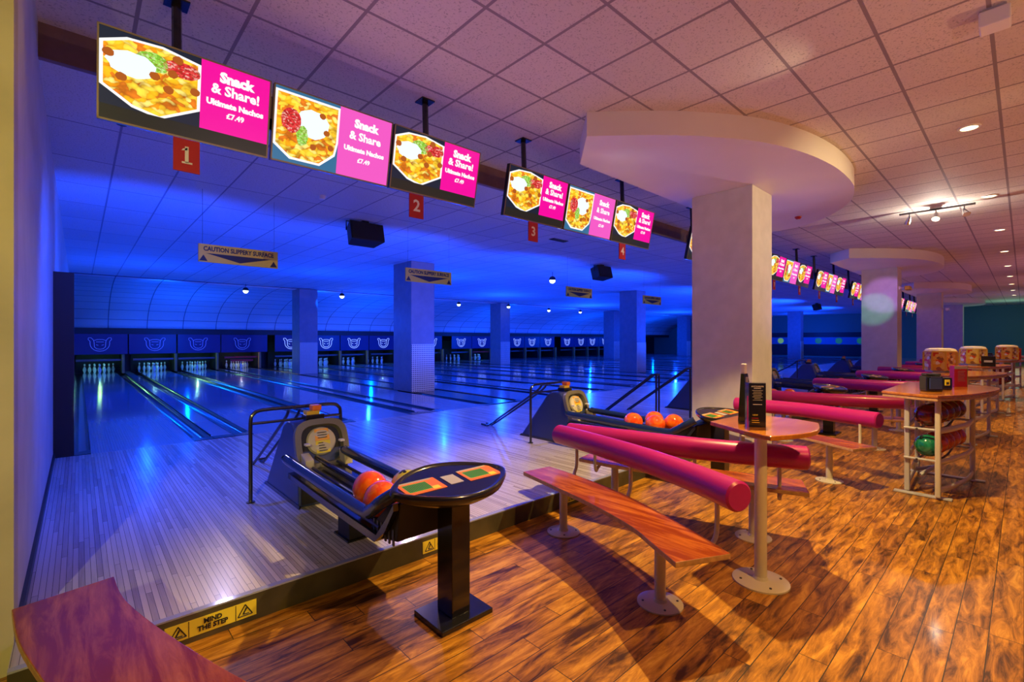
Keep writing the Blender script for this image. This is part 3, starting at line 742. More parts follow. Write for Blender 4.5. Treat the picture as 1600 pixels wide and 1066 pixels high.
    for k in range(6): G().box(1.264, 1.272, 2.33+k*.045, 2.345+k*.045, .41+.0*k, .50).out('vent_slat', 'steel', t)
    return t
mat_or = mat('sticker_amber', (.95, .45, .02), .4)
MX = [0, 3.41, 7.5, 10.89, 14.3, 18.25, 21.65]
MW = ['nearest ball return machine, beside the left wall side lanes', 'ball return machine behind the front magenta bolsters', 'ball return machine just behind the big front pillar', 'ball return machine seen right of the big pillar',
      'small ball return machine left of the second front pillar', 'distant ball return machine past the second pillar', 'furthest ball return machine along the approach']
R0 = ball_return(MW[0])
for dx, l in zip(MX[1:], MW[1:]): dup(R0, (dx, 0, 0), l)

def console(label):
    t = thing('ball_return_console', (1.55, 2.17, 0), label, 'console table', 'console tables of the ball returns')
    G().box(1.38, 1.72, 2.03, 2.31, 0, .028).out('base_plate', 'black', t, bevel=.003)
    G().box(1.485, 1.605, 2.09, 2.235, .028, .70).out('post', 'black', t, bevel=.004)
    def T(p):                                      # lens shape slightly pointed at both ends
        x, y, z = p; u = (x-1.52)/.375; y = 2.14+(y-2.14)*max(.0, 1-abs(u)**2.2*.42); return (x, y, z+(y-2.14)*.13)
    TT = lambda p: (p[0], p[1], p[2]+(p[1]-2.14)*.13)
    g = G(); g.lathe([(0, .655), (.22, .665), (.75, .70), (.96, .735), (1.0, .757), (.985, .772), (.95, .778), (.88, .774), (.86, .768), (0, .768)], (1.52, 2.14, 0), 56, sx=.375, sy=.235, T=T)
    top = g.out('console_top', 'black', t, smooth=True, label='glossy black boat-shaped top')
    zz = .7695
    for (cx, w_) in ((1.325, .115), (1.71, .115)):
        g = G()
        g.mi = 0; g.box(cx-w_, cx+w_, 2.07, 2.215, zz-.001, zz+.001, T=TT)
        g.mi = 1; g.box(cx-w_+.02, cx+w_-.07, 2.095, 2.185, zz+.001, zz+.0016, T=TT)
        g.mi = 2; g.box(cx+w_-.075, cx+w_-.03, 2.08, 2.115, zz+.001, zz+.0018, T=TT)
        g.mi = 3
        for k in range(13): g.box(cx-w_+.026+k*.0105, cx-w_+.031+k*.0105, 2.10, 2.18, zz+.0016, zz+.002, T=TT)
        g.mi = 4; g.box(cx-w_, cx+w_-.02, 2.2, 2.215, zz+.001, zz+.0016, T=TT)
        g.out('instruction_sticker', ['oran', 'green', 'yellow', 'blackm', 'creamd'], top, label='orange and green instruction sticker')
    G().box(1.475, 1.56, 2.085, 2.195, zz-.001, zz+.001, T=TT).out('label_plate', 'grey', top, label='pale square label')
    return t
CW = ['nearest glossy black console table on a square post', 'console table at the end of the second ball rack, left of the wooden table', 'console table behind the magenta bolsters right of the pillar', 'smaller console table between two far bolsters',
      'small distant console table near the second front pillar', 'console table just past the second front pillar', 'furthest console table along the step']
C0 = console(CW[0])
for dx, l in zip(MX[1:], CW[1:]): dup(C0, (dx, 0, 0), l)

BR = .1085
def ball(x, y, z, m, label, rot=(0, 0, 0), group=None):
    g = G(); bmesh.ops.create_uvsphere(g.bm, u_segments=32, v_segments=20, radius=BR, matrix=Matrix.Translation((x, y, z)))
    for f in g.bm.faces: f.material_index = 0; 
    g.mi = 1
    for (a, b, r_) in ((.16, .0, .014), (-.02, .13, .012), (-.02, -.13, .012)):
        d = Vector((a, -1 if False else b, 1)).normalized(); c = Vector((x, y, z))+d*(BR+.0005)
        e1 = d.cross(Vector((1, 0, 0))).normalized(); e2 = d.cross(e1)
        g.face([g.v(c+e1*math.cos(2*PI*k/10)*r_+e2*math.sin(2*PI*k/10)*r_) for k in range(10)])
    o = g.out('bowling_ball', [m, 'holes'], None, smooth=True)
    # origin at centre for turning
    dz = o.location.z-z
    for v in o.data.vertices: v.co.z += dz
    o.location.z = z; o.rotation_euler = rot
    return props(o, label, 'bowling ball', group)
G1 = 'balls in the nearest rack'
ball(1.385, 2.86, .583, 'ballor', 'orange bowling ball further back in the nearest rack', (-.5, .4, 0), G1)
ball(1.345, 2.62, .580, 'ballor', 'orange bowling ball at the near end of the nearest rack', (-.9, -.6, .4), G1)
ball(1.575, 2.72, .585, 'ballye', 'yellow-green bowling ball in the nearest rack', (-.2, -.3, .8), G1)
for i, (x, y, z) in enumerate(((4.72, 3.06, .59), (4.76, 2.80, .585), (4.99, 2.95, .59), (4.985, 2.70, .585))):
    ball(x, y, z, 'ballor', ['orange bowling ball at the left of the second rack', 'front orange bowling ball in the second rack', 'orange bowling ball at the back of the second rack', 'orange bowling ball right of the second rack, by the console'][i], (i, .5*i, i), 'balls in the second rack')
for dx, nm in ((7.5, 'third rack, beside the pillar'), (10.89, 'fourth rack, behind the bolsters')):
    for i, (x, y) in enumerate(((1.35, 2.95), (1.57, 2.75))):
        ball(x+dx, y, .585, 'ballor', 'orange bowling ball, %s one, on the %s' % (('further', 'nearer')[i], nm), (i, i, i), 'balls in the far racks')

def guard(label):
    y, z = 4.47, .93
    t = thing('guard_rail', (1.47, y, AP), label, 'guard rail', 'tube guard rails')
    a, b = 1.08, 1.86
    G().tube(smooth_path([(a, y, AP), (a, y, .6), (a, y, z-.10), (a+.02, y, z-.03), (a+.10, y, z), (1.47, y, z), (b-.10, y, z), (b-.02, y, z-.03), (b, y, z-.10), (b, y, .6), (b, y, AP)], 4), .016, 8).out('hoop', 'tube', t, smooth=True)
    G().tube([(a, y, z-.11), (b, y, z-.11)], .012, 8).out('cross_bar', 'tube', t, smooth=True)
    for xx in (1.43, 1.53):
        G().tube(smooth_path([(xx, y-.02, z), (xx, y+.12, z-.03), (xx, y+.3, z-.17), (xx, 5.75, AP+.04), (xx, 5.86, AP+.018), (xx, 5.95, AP+.018)], 5), .015, 8).out('sloping_bar', 'tube', t, smooth=True)
    G().tube([(1.43, 5.72, AP+.07), (1.53, 5.72, AP+.07)], .012, 8).out('foot_tie', 'tube', t)
    for xx in (a, b): G().lathe([(0, 0), (.035, 0), (.035, .008), (0, .01)], (xx, y, AP), 12).out('foot_flange', 'tube', t)
    return t
g0 = guard('black tube guard rail around the nearest ball return')
dup(g0, (3.4, .03, 0), 'black tube guard rail around the second ball return')
dup(g0, (10.89, 0, 0), 'black tube guard rail right of the big pillar')
dup(g0, (14.3, 0, 0), 'black tube guard rail left of the second front pillar')
def handrail(x, y0, y1, z, label):
    t = thing('handrail', (x, (y0+y1)/2, AP), label, 'handrail', 'sloping handrails by the pillar')
    for d in (0, .09):
        G().tube(smooth_path([(x+d, y0, AP-.0+.02), (x+d, y0-.08, AP+.08), (x+d, y1+.15, z-.08), (x+d, y1+.04, z), (x+d, y1-.05, z)], 5), .017, 8).out('sloping_bar', 'tube', t, smooth=True)
        G().tube([(x+d, y1-.04, z), (x+d, y1-.04, AP)], .016, 8).out('post', 'tube', t)
    G().tube([(x, y1-.04, z), (x+.09, y1-.04, z)], .016, 8).out('tie_bar', 'tube', t)
handrail(7.2, 5.35, 4.26, .94, 'black sloping handrail further from the pillar')
handrail(8.0, 5.3, 4.06, 1.02, 'black sloping handrail partly behind the big pillar')

# step stickers
def step_sticker(x0, x1, label):
    y = YS-.007; t = thing('step_sticker', ((x0+x1)/2, y, .035), label, 'sticker', 'yellow stickers on the step')
    G().box(x0, x1, y-.002, y, .03, .115).out('backing', 'yellow', t)
    w_ = x1-x0; xc = (x0+x1)/2
    for cx in (x0+.055, x1-.055):
        g = G()
        P = [(cx-.035, .045), (cx+.035, .045), (cx, .103)]
        for a, b in zip(P, P[1:]+P[:1]): g.tube([(a[0], y-.003, a[1]), (b[0], y-.003, b[1])], .0028, 5)
        g.tube([(cx-.01, y-.003, .055), (cx+.006, y-.003, .085)], .004, 5); g.tube([(cx-.01, y-.003, .055), (cx+.018, y-.003, .053)], .003, 5)
        g.out('hazard_triangle', 'blackm', t)
    for xx in (x0+.10, x1-.10): G().box(xx-.0015, xx+.0015, y-.003, y-.002, .032, .113).out('divider_line', 'blackm', t)
    text('MIND\nTHE STEP', .034, (xc, y-.003, .073), (1, 0, 0), (0, 0, 1), 'blackm', t, bold=.0012, sx=.95)
step_sticker(.31, .72, 'yellow MIND THE STEP sticker near the red-brown bench in the corner')
step_sticker(1.78, 2.16, 'yellow MIND THE STEP sticker right of the nearest console post')
step_sticker(3.33, 3.68, 'yellow MIND THE STEP sticker behind the front bolsters')
g = G(); g.lathe([(0, .004), (.009, .004), (.012, .0)], (0, 0, 0), 12)
for x in (.52, .60): pass
g.bm.free()

# ------------------------------------------------------------------ benches with bolsters
def bench(e1, e2, bolster, peds, posts, label, dx=0, bolz=.68, side=1):
    """e1, e2 the two long edges; bolster path in plan; peds pedestal spots"""
    sh = lambda P: [(x+dx, y) for x, y in P]
    e1, e2 = sh(e1), sh(e2); A = smooth_path([(x, y, 0) for x, y in e1], 4); B = smooth_path([(x, y, 0) for x, y in e2], 4)
    n = min(len(A), len(B)); A, B = A[:n], B[:n]
    cx = sum(p.x for p in A+B)/(2*n); cy = sum(p.y for p in A+B)/(2*n)
    t = thing('bench', (cx, cy, 0), label, 'bench', 'curved benches')
    z0, z1 = .42, .45
    g = G(); va = [[g.v((p.x, p.y, z)) for p in A] for z in (z0, z1)]; vb = [[g.v((p.x, p.y, z)) for p in B] for z in (z0, z1)]
    for i in range(n-1):
        g.mi = 0; g.face([va[1][i], va[1][i+1], vb[1][i+1], vb[1][i]])
        g.mi = 0; g.face([va[0][i], vb[0][i], vb[0][i+1], va[0][i+1]])
        g.mi = 1; g.face([va[0][i], va[0][i+1], va[1][i+1], va[1][i]]); g.face([vb[0][i], vb[1][i], vb[1][i+1], vb[0][i+1]])
    g.mi = 1; g.face([va[0][0], va[1][0], vb[1][0], vb[0][0]]); g.face([va[0][-1], vb[0][-1], vb[1][-1], va[1][-1]])
    g.out('seat_board', ['benchwood', 'ply'], t, bevel=.004)
    for (x, y) in peds:
        x += dx
        p = G().lathe([(0, 0.012), (.032, .012), (.032, z0-.01), (0, z0-.01)], (x, y, 0), 18).out('leg', 'cream', t, smooth=True)
        g = G(); g.lathe([(0, 0), (.13, 0), (.13, .008), (.11, .014), (.04, .016), (.034, .03), (0, .03)], (x, y, 0), 32); g.out('base_disc', 'cream', p, smooth=True)
        g = G()
        for k in range(4):
            a = PI/4+k*PI/2; g.lathe([(0, .018), (.007, .018), (.007, .012)], (x+.10*math.cos(a), y+.10*math.sin(a), 0), 8)
        g.out('bolts', 'steel', p)
        G().box(x-.09, x+.09, y-.05, y+.05, z0-.012, z0).out('seat_plate', 'cream', t)
    if bolster:
        bp = smooth_path([(x+dx, y, bolz) for x, y in bolster], 8)
        T0 = (bp[1]-bp[0]).normalized(); T1 = (bp[-1]-bp[-2]).normalized(); r = .086
        pts = [bp[0]-T0*.012]+bp+[bp[-1]+T1*.012]; rr = [r-.012]+[r]*len(bp)+[r-.012]
        G().tube(pts, rr, 28).out('bolster', 'purple', t, smooth=True, label='thick magenta vinyl bolster backrest')
        for (x, y, xb, yb) in posts:
            G().tube(smooth_path([(x+dx, y, bolz-.06), (x+dx, y, .46), (x+dx-(x-xb)*.15, y, .39), (x+dx-(x-xb)*.5, (y+yb)/2, .365), (xb+dx, yb, .385), (xb+dx-side*.05, yb, .418)], 5), .014, 10).out('bolster_post', 'cream', t, smooth=True)
    return t
A1 = [(2.70, 2.80), (2.61, 2.38), (2.51, 1.95), (2.385, 1.57), (2.257, 1.34), (2.149, 1.155)]
A2 = [(2.985, 2.765), (2.93, 2.332), (2.83, 1.9), (2.68, 1.506), (2.557, 1.227), (2.446, 1.012)]
AB = [(3.22, 2.86), (3.12, 2.35), (3.0, 1.886), (2.83, 1.415), (2.66, 1.06)]
AP_ = [(3.17, 2.62, 2.97, 2.50), (3.02, 1.98, 2.83, 1.93), (2.735, 1.21, 2.55, 1.22)]
B1 = [(3.38, 2.77), (3.42, 2.45), (3.50, 2.10), (3.60, 1.70), (3.70, 1.35), (3.82, 1.03)]
B2 = [(3.70, 2.84), (3.72, 2.58), (3.79, 2.27), (3.90, 1.90), (4.02, 1.55), (4.14, 1.17)]
BB = [(3.36, 2.86), (3.46, 2.33), (3.585, 1.79), (3.74, 1.38), (3.89, 1.07)]
BP = [(3.40, 2.60, 3.44, 2.60), (3.60, 1.77, 3.62, 1.75), (3.83, 1.23, 3.80, 1.22)]
peA = [(2.86, 2.50), (2.50, 1.44)]; peB = [(3.56, 2.50), (3.87, 1.43)]
bench(A1, A2, AB, peA, AP_, 'nearest curved wooden bench with magenta bolster, left of the wooden table')
bench(B1, B2, BB, peB, BP, 'curved wooden bench back to back with the nearest one, bolster passing behind the table', side=-1)
bench([(x, y) for x, y in B1], B2, None, [(3.60, 2.4), (3.87, 1.43)], [], 'red-brown curved bench in the corner beside the left wall, without bolster', dx=-3.58)
AB2 = [(6.46-3.5, 2.62), (3.0, 2.2), (2.98, 1.8), (2.86, 1.415), (2.74, 1.05)]
bench(A1, A2, AB2, peA, AP_[1:], 'curved bench and magenta bolster starting in front of the big pillar', dx=3.53)
BXL = ['curved bench and magenta bolster right behind the pillar-side bolster', '']
bench(B1, B2, BB, peB, BP, 'curved bench whose magenta bolster ends behind the ball storage table', dx=4.4, side=-1)
# further groups are copies
allc = [o for o in COL.objects if o.get('category') == 'bench']
bA, bB = allc[0], allc[1]
for i, (da, db) in enumerate(((7.72, 7.72), (11.3, 11.3), (13.9, 15.3), (18.6, 18.6), (22.0, 22.0), (24.2, 26.0))):
    w_ = ['third', 'fourth', 'fifth', 'sixth', 'seventh', 'furthest'][i]
    dup(bA, (da, 0, 0), 'bench of the %s back-to-back pair along the hall, side towards the left wall' % w_)
    dup(bB, (db, 0, 0), 'bench of the %s back-to-back pair along the hall, side towards the far wall' % w_)

# ------------------------------------------------------------------ wooden high table with menu
def high_table(label, dx=0):
    t = thing('high_table', (3.2+dx, 1.137, 0), label, 'table', 'high wooden tables')
    out = [(3.28, 1.50), (3.10, 1.20), (3.03, 1.02)]+[(3.03+.72*s, 1.02-.10*math.sin(PI*s)-.06*s) for s in (.15, .3, .45, .6, .75, .9)]+[(3.76, .96), (3.83, 1.10), (3.84, 1.46)]
    g = G(); g.prism([(x+dx, y) for x, y in out], .935, .965); g.out('tabletop', 'tablewood', t, bevel=.006)
    leg = G().lathe([(0, .012), (.036, .012), (.036, .935), (0, .935)], (3.2+dx, 1.137, 0), 20).out('leg', 'cream', t, smooth=True)
    G().lathe([(0, 0), (.165, 0), (.165, .010), (.15, .016), (.045, .018), (.038, .035), (0, .035)], (3.2+dx, 1.137, 0), 40).out('base_disc', 'cream', leg, smooth=True)
    g = G()
    for k in range(4):
        a = PI/4+k*PI/2; g.lathe([(0, .021), (.008, .021), (.008, .014)], (3.2+dx+.125*math.cos(a), 1.137+.125*math.sin(a), 0), 8)
    g.out('bolts', 'steel', leg)
    G().box(3.08+dx, 3.32+dx, 1.06, 1.21, .927, .935).out('top_plate', 'cream', t)
    return t
ht = high_table('wooden high table on one cream leg carrying the tall black menu')
for i, (dx, l) in enumerate(((11.3, 'distant high wooden table at the fourth pair of bolsters'),)):
    dup(ht, (dx, .0, 0), l)
# menu: triangular tent of black cards
mx, my, mz = 3.30, 1.20, .965
t = thing('table_menu', (mx, my, mz), 'tall black triangular menu standing on the nearest high table', 'menu')
rgt = Vector((.736, -.677, 0)); fwd = Vector((.677, .736, 0)); c0 = Vector((mx, my, mz))
P3 = [c0-rgt*.058-fwd*.02, c0+rgt*.045-fwd*.035, c0+rgt*.085+fwd*.045, c0-rgt*.05+fwd*.05]
HM = .29
g = G()
g.prism([(p.x, p.y) for p in P3], mz, mz+HM); g.out('menu_body', 'black', t)
ex = (P3[1]-P3[0]).normalized(); ez = Vector((0, 0, 1)); fo = ex.cross(ez)*.0012
cm = (P3[0]+P3[1])/2+fo
text('BOTTOMLESS\nDRINKS', .0125, cm+ez*.262, ex, ez, 'white', t)
for k, wd in enumerate((.066, .05, .062, .05, .064, .04, .058)):
    G().box(-wd/2, wd/2, 0, .0035, 0, .0008, T=lambda p, k=k: cm+ex*p[0]+ez*(.24-k*.0105+p[1])+fo*(p[2]*500)).out('text_line', 'creamd', t)
G().box(-.028, .028, 0, .004, 0, .0008, T=lambda p: cm+ex*p[0]+ez*(.148+p[1])+fo*(p[2]*500)).out('text_line', 'white', t)
text('NEW', .014, cm-ex*.03+ez*.08, ex, ez, 'yellow', t, align='LEFT')
for k in range(3): G().box(-.035, .005+.004*k, 0, .004, 0, .0008, T=lambda p, k=k: cm+ex*p[0]+ez*(.058-k*.014+p[1])+fo*(p[2]*500)).out('text_line', 'red' if k == 0 else 'gold', t)
ex2 = (P3[2]-P3[1]).normalized(); fo2 = ex2.cross(ez)*.0012; c2 = (P3[1]+P3[2])/2+fo2
G().box(-.014, .014, 0, .14, 0, .001, T=lambda p: c2+ex2*p[0]+ez*(.09+p[1])+fo2*(p[2]*500)).out('glass_picture', 'gold', t, label='yellow picture of a tall drink')
G().box(-.006, .006, 0, .04, 0, .001, T=lambda p: c2+ex2*p[0]+ez*(.05+p[1])+fo2*(p[2]*500)).out('stem_picture', 'white', t)
ex3 = (P3[0]-P3[3]).normalized(); pp = P3[0]-ex3*.004
G().box(-.008, .0, 0, .205, 0, .004, T=lambda p: P3[0]+ex*(p[0]-.004)+ez*p[1]-ex.cross(ez)*p[2]).out('red_card', 'purple', t, label='narrow magenta card edge')
# white-topped bottle and dark card holder behind the menu
t = thing('card_holder', (3.42, 1.32, .965), 'black slanted card holder with white top behind the tall menu', 'card holder')
G().prism([(1.27, .965), (1.37, .965), (1.35, 1.30), (1.33, 1.30)], 3.43, 3.50, plane='yz').out('holder', 'black', t)
G().box(3.435, 3.475, 1.325, 1.355, 1.30, 1.37).out('white_card', 'white', t, bevel=.006)
G().box(3.425, 3.43, 1.30, 1.315, .98, 1.28).out('edge_strip', 'creamd', t)

# ------------------------------------------------------------------ ball storage tables
def storage(label):
    t = thing('ball_storage_table', (6.8, .65, 0), label, 'ball rack table', 'tables with ball shelves')
    out = [(6.12, 1.0), (5.98, .70), (5.95, .55)]+[(p.x, p.y) for p in smooth_path([(6.15, .45, 0), (6.5, .32, 0), (7.0, .21, 0), (7.4, .18, 0), (7.62, .27, 0), (7.72, .55, 0)], 4)]+[(7.7, 1.0)]
    G().prism(out, .985, 1.012).out('tabletop', 'tablewood', t, bevel=.006)
    G().prism([(6.75+(x-6.75)*.99, .62+(y-.62)*.985) for x, y in out], .955, .985).out('top_edge', 'ply', t, bevel=.004)
    for (x, y) in ((6.17, .80), (6.08, .56), (7.18, .38), (7.18, .84)):
        G().box(x-.03, x+.03, y-.022, y+.022, .02, .955).out('post', 'cream' if y < .6 else 'grey', t, bevel=.012)
    for (x, lo, hi) in ((6.12, .46, .90), (7.18, .28, .94)):
        G().box(x-.035, x+.035, lo, hi, 0, .02).out('foot_bar', 'grey', t, bevel=.006)
    for z in (.66, .36, .09):
        pf = [(6.09, .55, z), (6.4, .47, z), (6.8, .40, z), (7.17, .38, z)]
        G().tube(smooth_path(pf, 5), .014, 10, ry=.028).out('shelf_rail', 'cream', t, smooth=True)
        G().tube([(6.17, .80, z), (6.7, .82, z), (7.17, .84, z)], .014, 10, ry=.028).out('shelf_rail', 'grey', t, smooth=True)
        if z > .2:
            for x in (6.12, 7.17): G().tube([(x, .56 if x < 7 else .40, z), (x, .82, z)], .012, 8).out('side_rail', 'grey', t, smooth=True)
            for yy, k in ((.57, 0), (.72, 1)): G().tube([(6.1, yy, z), (6.7, yy-.03, z-.02), (7.17, yy-.04, z)], .010, 8).out('ball_bar', 'steel', t)
    # looped cable-like tube under the bottom shelf
    G().tube(smooth_path([(6.3, .75, .3), (6.6, .8, .16), (6.9, .7, .14), (7.0, .55, .22), (6.8, .5, .3), (6.6, .6, .24), (6.5, .74, .12)], 5), .02, 8).out('brace_tube', 'grey', t, smooth=True)
    return t
st = storage('nearest ball storage table with wooden top, green ball below')
dup(st, (3.5, 0, 0), 'ball storage table hidden directly behind the nearest one')
dup(st, (11.1, -.2, 0), 'distant grey ball storage table near the right edge')
dup(st, (15.5, -.3, 0), 'furthest ball storage table at the right edge')
xs5 = [6.24, 6.455, 6.67, 6.885, 7.08]
for i, x in enumerate(xs5):
    yy = .62-.05*i*.6
    ball(x, yy+.03, .785, 'ballma', 'dark maroon bowling ball, %s from the left on the upper shelf' % NUMW[i], (i*1.3, .7*i, i), 'upper shelf balls')
    ball(x, yy+.03, .485, 'ballgr' if i == 0 else 'ballre', ('green bowling ball at the left end of the lower shelf' if i == 0 else 'orange-red bowling ball, %s from the left on the lower shelf' % NUMW[i]), (i*.9, i, .4*i), 'lower shelf balls')
for k, dx in enumerate((11.1,)):
    for i, x in enumerate(xs5):
        yy = .45-.03*i
        ball(x+dx, yy, .785, 'ballma', 'dark ball on the upper shelf of the distant storage table', (i, i, 0), 'distant upper shelf balls')
        ball(x+dx, yy, .485, 'ballma', 'dark ball on the lower shelf of the distant storage table', (i, 1, 0), 'distant lower shelf balls')
# things on the storage table
def facing(o, x, y, ang): pass
def napkin(x, y, z, label):
    t = thing('napkin_dispenser', (x, y, z), label, 'napkin dispenser')
    R = lambda p: Vector((x, y, z))+rgt*p[0]+fwd*p[1]+ez*p[2]
    G().prism([(-.095, -.05), (.06, -.065), (.10, .04), (-.08, .06)], 0, .16, T=R).out('case', 'black', t, bevel=.012)
    G().prism([(-.085, -.04), (.05, -.055), (.085, .03), (-.07, .05)], .16, .185, T=R).out('lid', 'black', t, bevel=.01)
    G().box(-.075, .045, -.068, -.058, .03, .14, T=R).out('front_plate', 'navy', t)
    G().box(-.07, .04, -.066, -.060, .148, .153, T=R).out('chrome_line', 'chrome', t)
    return t
napkin(6.42, .64, 1.012, 'black napkin dispenser on the nearest ball storage table')
x, y, z = 6.72, .58, 1.012
t = thing('sauce_holder', (x, y, z), 'small black holder with yellow label beside the napkin dispenser', 'holder')
R = lambda p: Vector((x, y, z))+rgt*p[0]+fwd*p[1]+ez*p[2]
G().prism([(-.045, -.05), (.055, -.05), (.045, .05), (-.045, .05)], 0, .13, T=R).out('case', 'black', t, bevel=.008)
G().box(-.028, .022, -.056, -.0505, .05, .11, T=R).out('label', 'yellow', t, label='yellow label')
G().box(-.015, .01, -.058, -.056, .06, .085, T=R).out('mark', 'blackm', t)
x, y, z = 7.28, .50, 1.012
t = thing('table_menu', (x, y, z), 'bright red menu card standing on the ball storage table', 'menu')
R = lambda p, x=x, y=y, z=z: Vector((x, y, z))+rgt*p[0]+fwd*p[1]+ez*p[2]
G().prism([(-.075, -.03), (.07, -.03), (.10, .03), (-.06, .04)], 0, .235, T=R).out('menu_body', 'red', t)
G().prism([(.071, -.03), (.075, -.03), (.105, .03), (.101, .03)], 0, .235, T=R).out('side_strip', 'green', t)
G().box(-.075, .07, -.032, -.0305, .20, .235, T=R).out('header', 'creamd', t)
for k in range(7): G().box(-.035, .045-.006*(k % 3), -.0325, -.0305, .065+k*.018, .069+k*.018, T=R).out('text_line', 'creamd', t)

def jar(x, y, z, label):
    t = thing('sweet_jar_carousel', (x, y, z), label, 'sweet jar', 'octagonal sweet jars')
    n = 8; oc = lambda r: [(x+r*math.cos(PI/8+2*PI*k/n), y+r*math.sin(PI/8+2*PI*k/n)) for k in range(n)]
    G().prism(oc(.20), z, z+.03).out('base', 'creamd', t, bevel=.004)
    G().prism(oc(.215), z+.03, z+.32).out('jar_body', 'sweets', t, label='jar sides showing yellow and red sweets')
    for k in range(n):
        a = PI/8+2*PI*k/n; G().box(-.012, .012, -.012, .012, z+.03, z+.325, T=lambda p, a=a: (x+.216*math.cos(a)+p[0], y+.216*math.sin(a)+p[1], p[2])).out('corner_strip', 'gold', t)
    G().prism(oc(.22), z+.32, z+.345).out('rim', 'gold', t)
    G().lathe([(.20, .345), (.185, .375), (.12, .39), (0, .395)], (x, y, z), 8).out('lid', 'white', t, label='white lid')
    return t
jar(10.4, .93, 1.012, 'large octagonal sweet jar with white lid above the napkin dispenser')
dup(st, (7.0, 0, 0), 'ball storage table two places behind the nearest one')
j = jar(13.75, .72, 1.012, 'second octagonal sweet jar with white lid above the red menu')
jar(17.6, .30, 1.012, 'small distant octagonal sweet jar on the far storage table')
x, y, z = 13.35, .48, 1.012
t = thing('table_menu', (x, y, z), 'small dark menu just above the red menu card', 'menu')
G().box(x-.1, x+.1, y-.1, y+.1, z, z+.2).out('menu_body', 'black', t); G().box(x-.104, x-.1, y-.06, y+.06, z+.08, z+.12).out('text_line', 'creamd', t)
x, y, z = 17.7, .55, 1.012
napkin(17.4, .62, 1.012, 'black napkin dispenser on the distant ball storage table')
t = thing('table_menu', (18.1, .15, z), 'dark red menu on the distant ball storage table', 'menu')
G().box(18.0, 18.2, .05, .2, z, z+.3).out('menu_body', 'maroon', t); G().box(17.996, 18.0, .08, .17, z+.2, z+.24).out('text_line', 'white', t)

# ------------------------------------------------------------------ ceiling fittings
def downlight(x, y, label):
    t = thing('downlight', (x, y, CH-.012), label, 'ceiling light', 'round recessed downlights')
    G().lathe([(.075, .0), (.095, .0), (.10, .012), (.07, .012), (.075, 0)], (x, y, CH-.012), 24).out('trim_ring', 'white', t, smooth=True)
    G().lathe([(0, .003), (.074, .003), (.074, .009), (0, .009)], (x, y, CH-.012), 24).out('glowing_lens', 'dl', t)
for i, (x, y) in enumerate(DL[:9]): downlight(x, y, 'round recessed downlight, %s in the row from the camera' % NUMW[i])
def track(x, y, label, s=1.0):
    t = thing('track_light', (x, y, CH-.1), label, 'track light', 'ceiling track lights')
    G().box(x-.02, x+.02, y-.5*s, y+.5*s, CH-.06, CH-.03).out('track_bar', 'steel', t); G().box(x-.04, x+.04, y-.08, y+.08, CH-.03, CH).out('ceiling_mount', 'white', t)
    for k, yy in enumerate((y+.36, y, y-.36)):
        G().tube([(x, yy, CH-.06), (x, yy, CH-.12)], .008, 6).out('stem', 'steel', t)
        d = Vector((-.45 if k != 0 else .4, .25*(1-k), -.7)).normalized(); c = Vector((x, yy, CH-.13))
        hd = G().tube([c-d*.03, c+d*.03, c+d*.11], [.022, .04, .055], 14).out('spot_head', 'chrome' if k != 1 else 'white', t, smooth=True)
        G().tube([c+d*.1105, c+d*.114], .048, 14).out('bulb', 'bulbw' if k == 1 else 'white', hd)
    return t
track(11.1, 1.05, 'track light with three spot heads under the tiled ceiling')
t = thing('detector_box', (4.78, .14, CH-.16), 'small white box fixed to the ceiling in the upper right corner', 'detector')
G().box(4.70, 4.86, .06, .22, CH-.13, CH-.02).out('housing', 'white', t, bevel=.01); G().box(4.72, 4.84, .08, .20, CH-.02, CH).out('mount_plate', 'grey', t)
G().tube([(4.78, .14, CH-.0), (4.74, .12, CH-.03)], .02, 6).out('cable_gland', 'grey', t)
t = thing('smoke_detector', (9.0, 2.6, CL-.04), 'small dark detector on the underside of the nearest canopy', 'detector')
G().lathe([(0, -.045), (.03, -.04), (.05, -.02), (.055, 0), (0, 0)], (9.0, 2.6, CL), 16).out('detector_body', 'maroon', t, smooth=True)
G().lathe([(0, -.062), (.012, -.06), (.014, -.04)], (9.0, 2.6, CL), 10).out('sensor_tip', 'white', t)
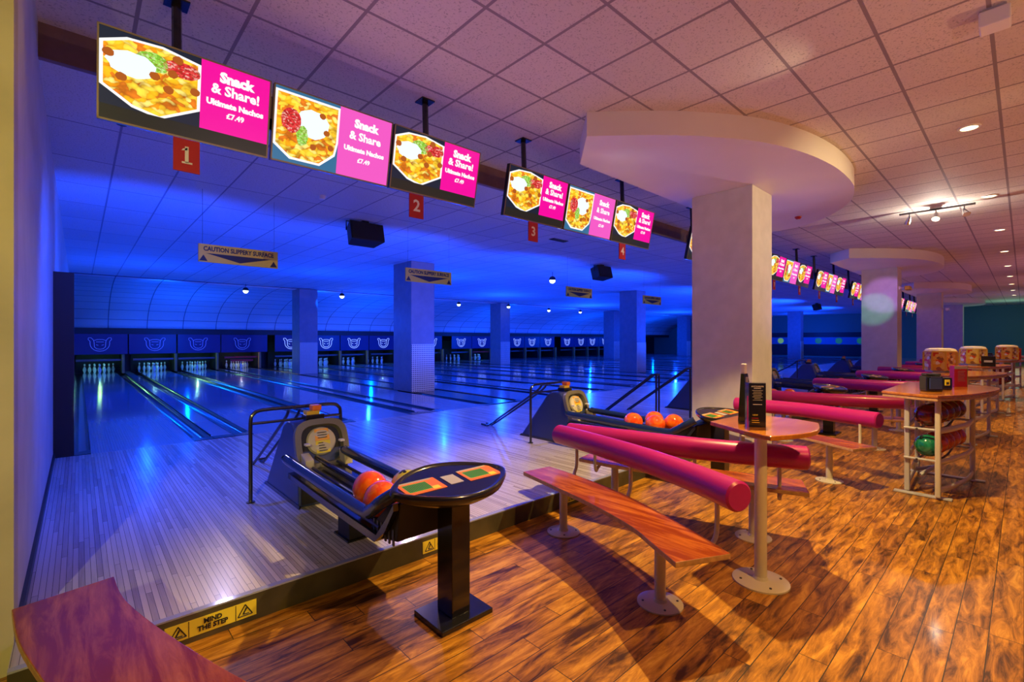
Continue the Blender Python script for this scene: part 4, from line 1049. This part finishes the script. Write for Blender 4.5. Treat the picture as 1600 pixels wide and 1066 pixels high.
def cctv(x, y, z, label):
    t = thing('security_camera', (x, y, z), label, 'security camera', 'security cameras on the pillars')
    G().box(x+.0, x+.12, y-.01, y+.02, z-.05, z+.05).out('wall_bracket', 'cream', t); G().tube([(x+.06, y, z), (x+.1, y-.15, z)], .012, 6).out('arm', 'cream', t)
    G().box(x+.03, x+.4, y-.22, y-.10, z-.06, z+.05).out('camera_body', 'gold' if x < 20 else 'white', t, bevel=.01)
cctv(17.6, 2.45, 3.05, 'security camera on the second front pillar')
cctv(28.1, 2.45, 2.9, 'security camera on the third front pillar')
# far end wall: a dark lane opening under a blue band with green mural circles, glow put into their colour
t = thing('lane_front_panel', (WR, 14, 0), 'distant blue band with green circles and dark opening on the far wall', 'wall panel')
G().box(WR-.06, WR-.01, 6.5, 19.8, 1.15, 1.75).out('band', M['blueband'], t)
G().box(WR-.08, WR-.01, 6.5, 19.8, 1.75, 2.15).out('dark_header', 'darkwall', t)
G().box(WR-.05, WR-.01, 6.5, 19.8, .2, 1.15).out('dark_opening', 'darkwall', t)
for k in range(9):
    yy = 7.4+k*1.45; g = G(); g.tube([(WR-.075, yy, 1.45), (WR-.06, yy, 1.45)], .24, 20); g.out('glow_circle', 'lime' if k in (8, 7, 5) else 'limed', t)
def vent(x, y, w_, d_, label):
    t = thing('ceiling_vent', (x, y, CL-.012), label, 'vent', 'vents in the lane ceiling')
    G().box(x-w_/2, x+w_/2, y-d_/2, y+d_/2, CL-.012, CL+.001).out('vent_frame', 'steel', t)
    for k in range(5): G().box(x-w_/2+.02, x+w_/2-.02, y-d_/2+.02+k*(d_-.04)/5, y-d_/2+.035+k*(d_-.04)/5, CL-.02, CL-.012).out('slat', 'blackm', t)
vent(3.15, 5.6, .5, .18, 'dark ceiling vent behind number two')
vent(7.4, 6.6, .45, .15, 'narrow ceiling vent behind numbers three and four')
for (x, y, l) in ((.3, 5.8, 'small dark ceiling fitting near the left wall'), (2.6, 6.9, 'small oval ceiling fitting near the first loudspeaker')):
    t = thing('ceiling_fitting', (x, y, CL-.05), l, 'ceiling fitting'); G().lathe([(0, -.06), (.04, -.05), (.06, 0), (0, 0)], (x, y, CL), 14).out('body', 'blackm' if x < 1 else 'white', t, smooth=True)
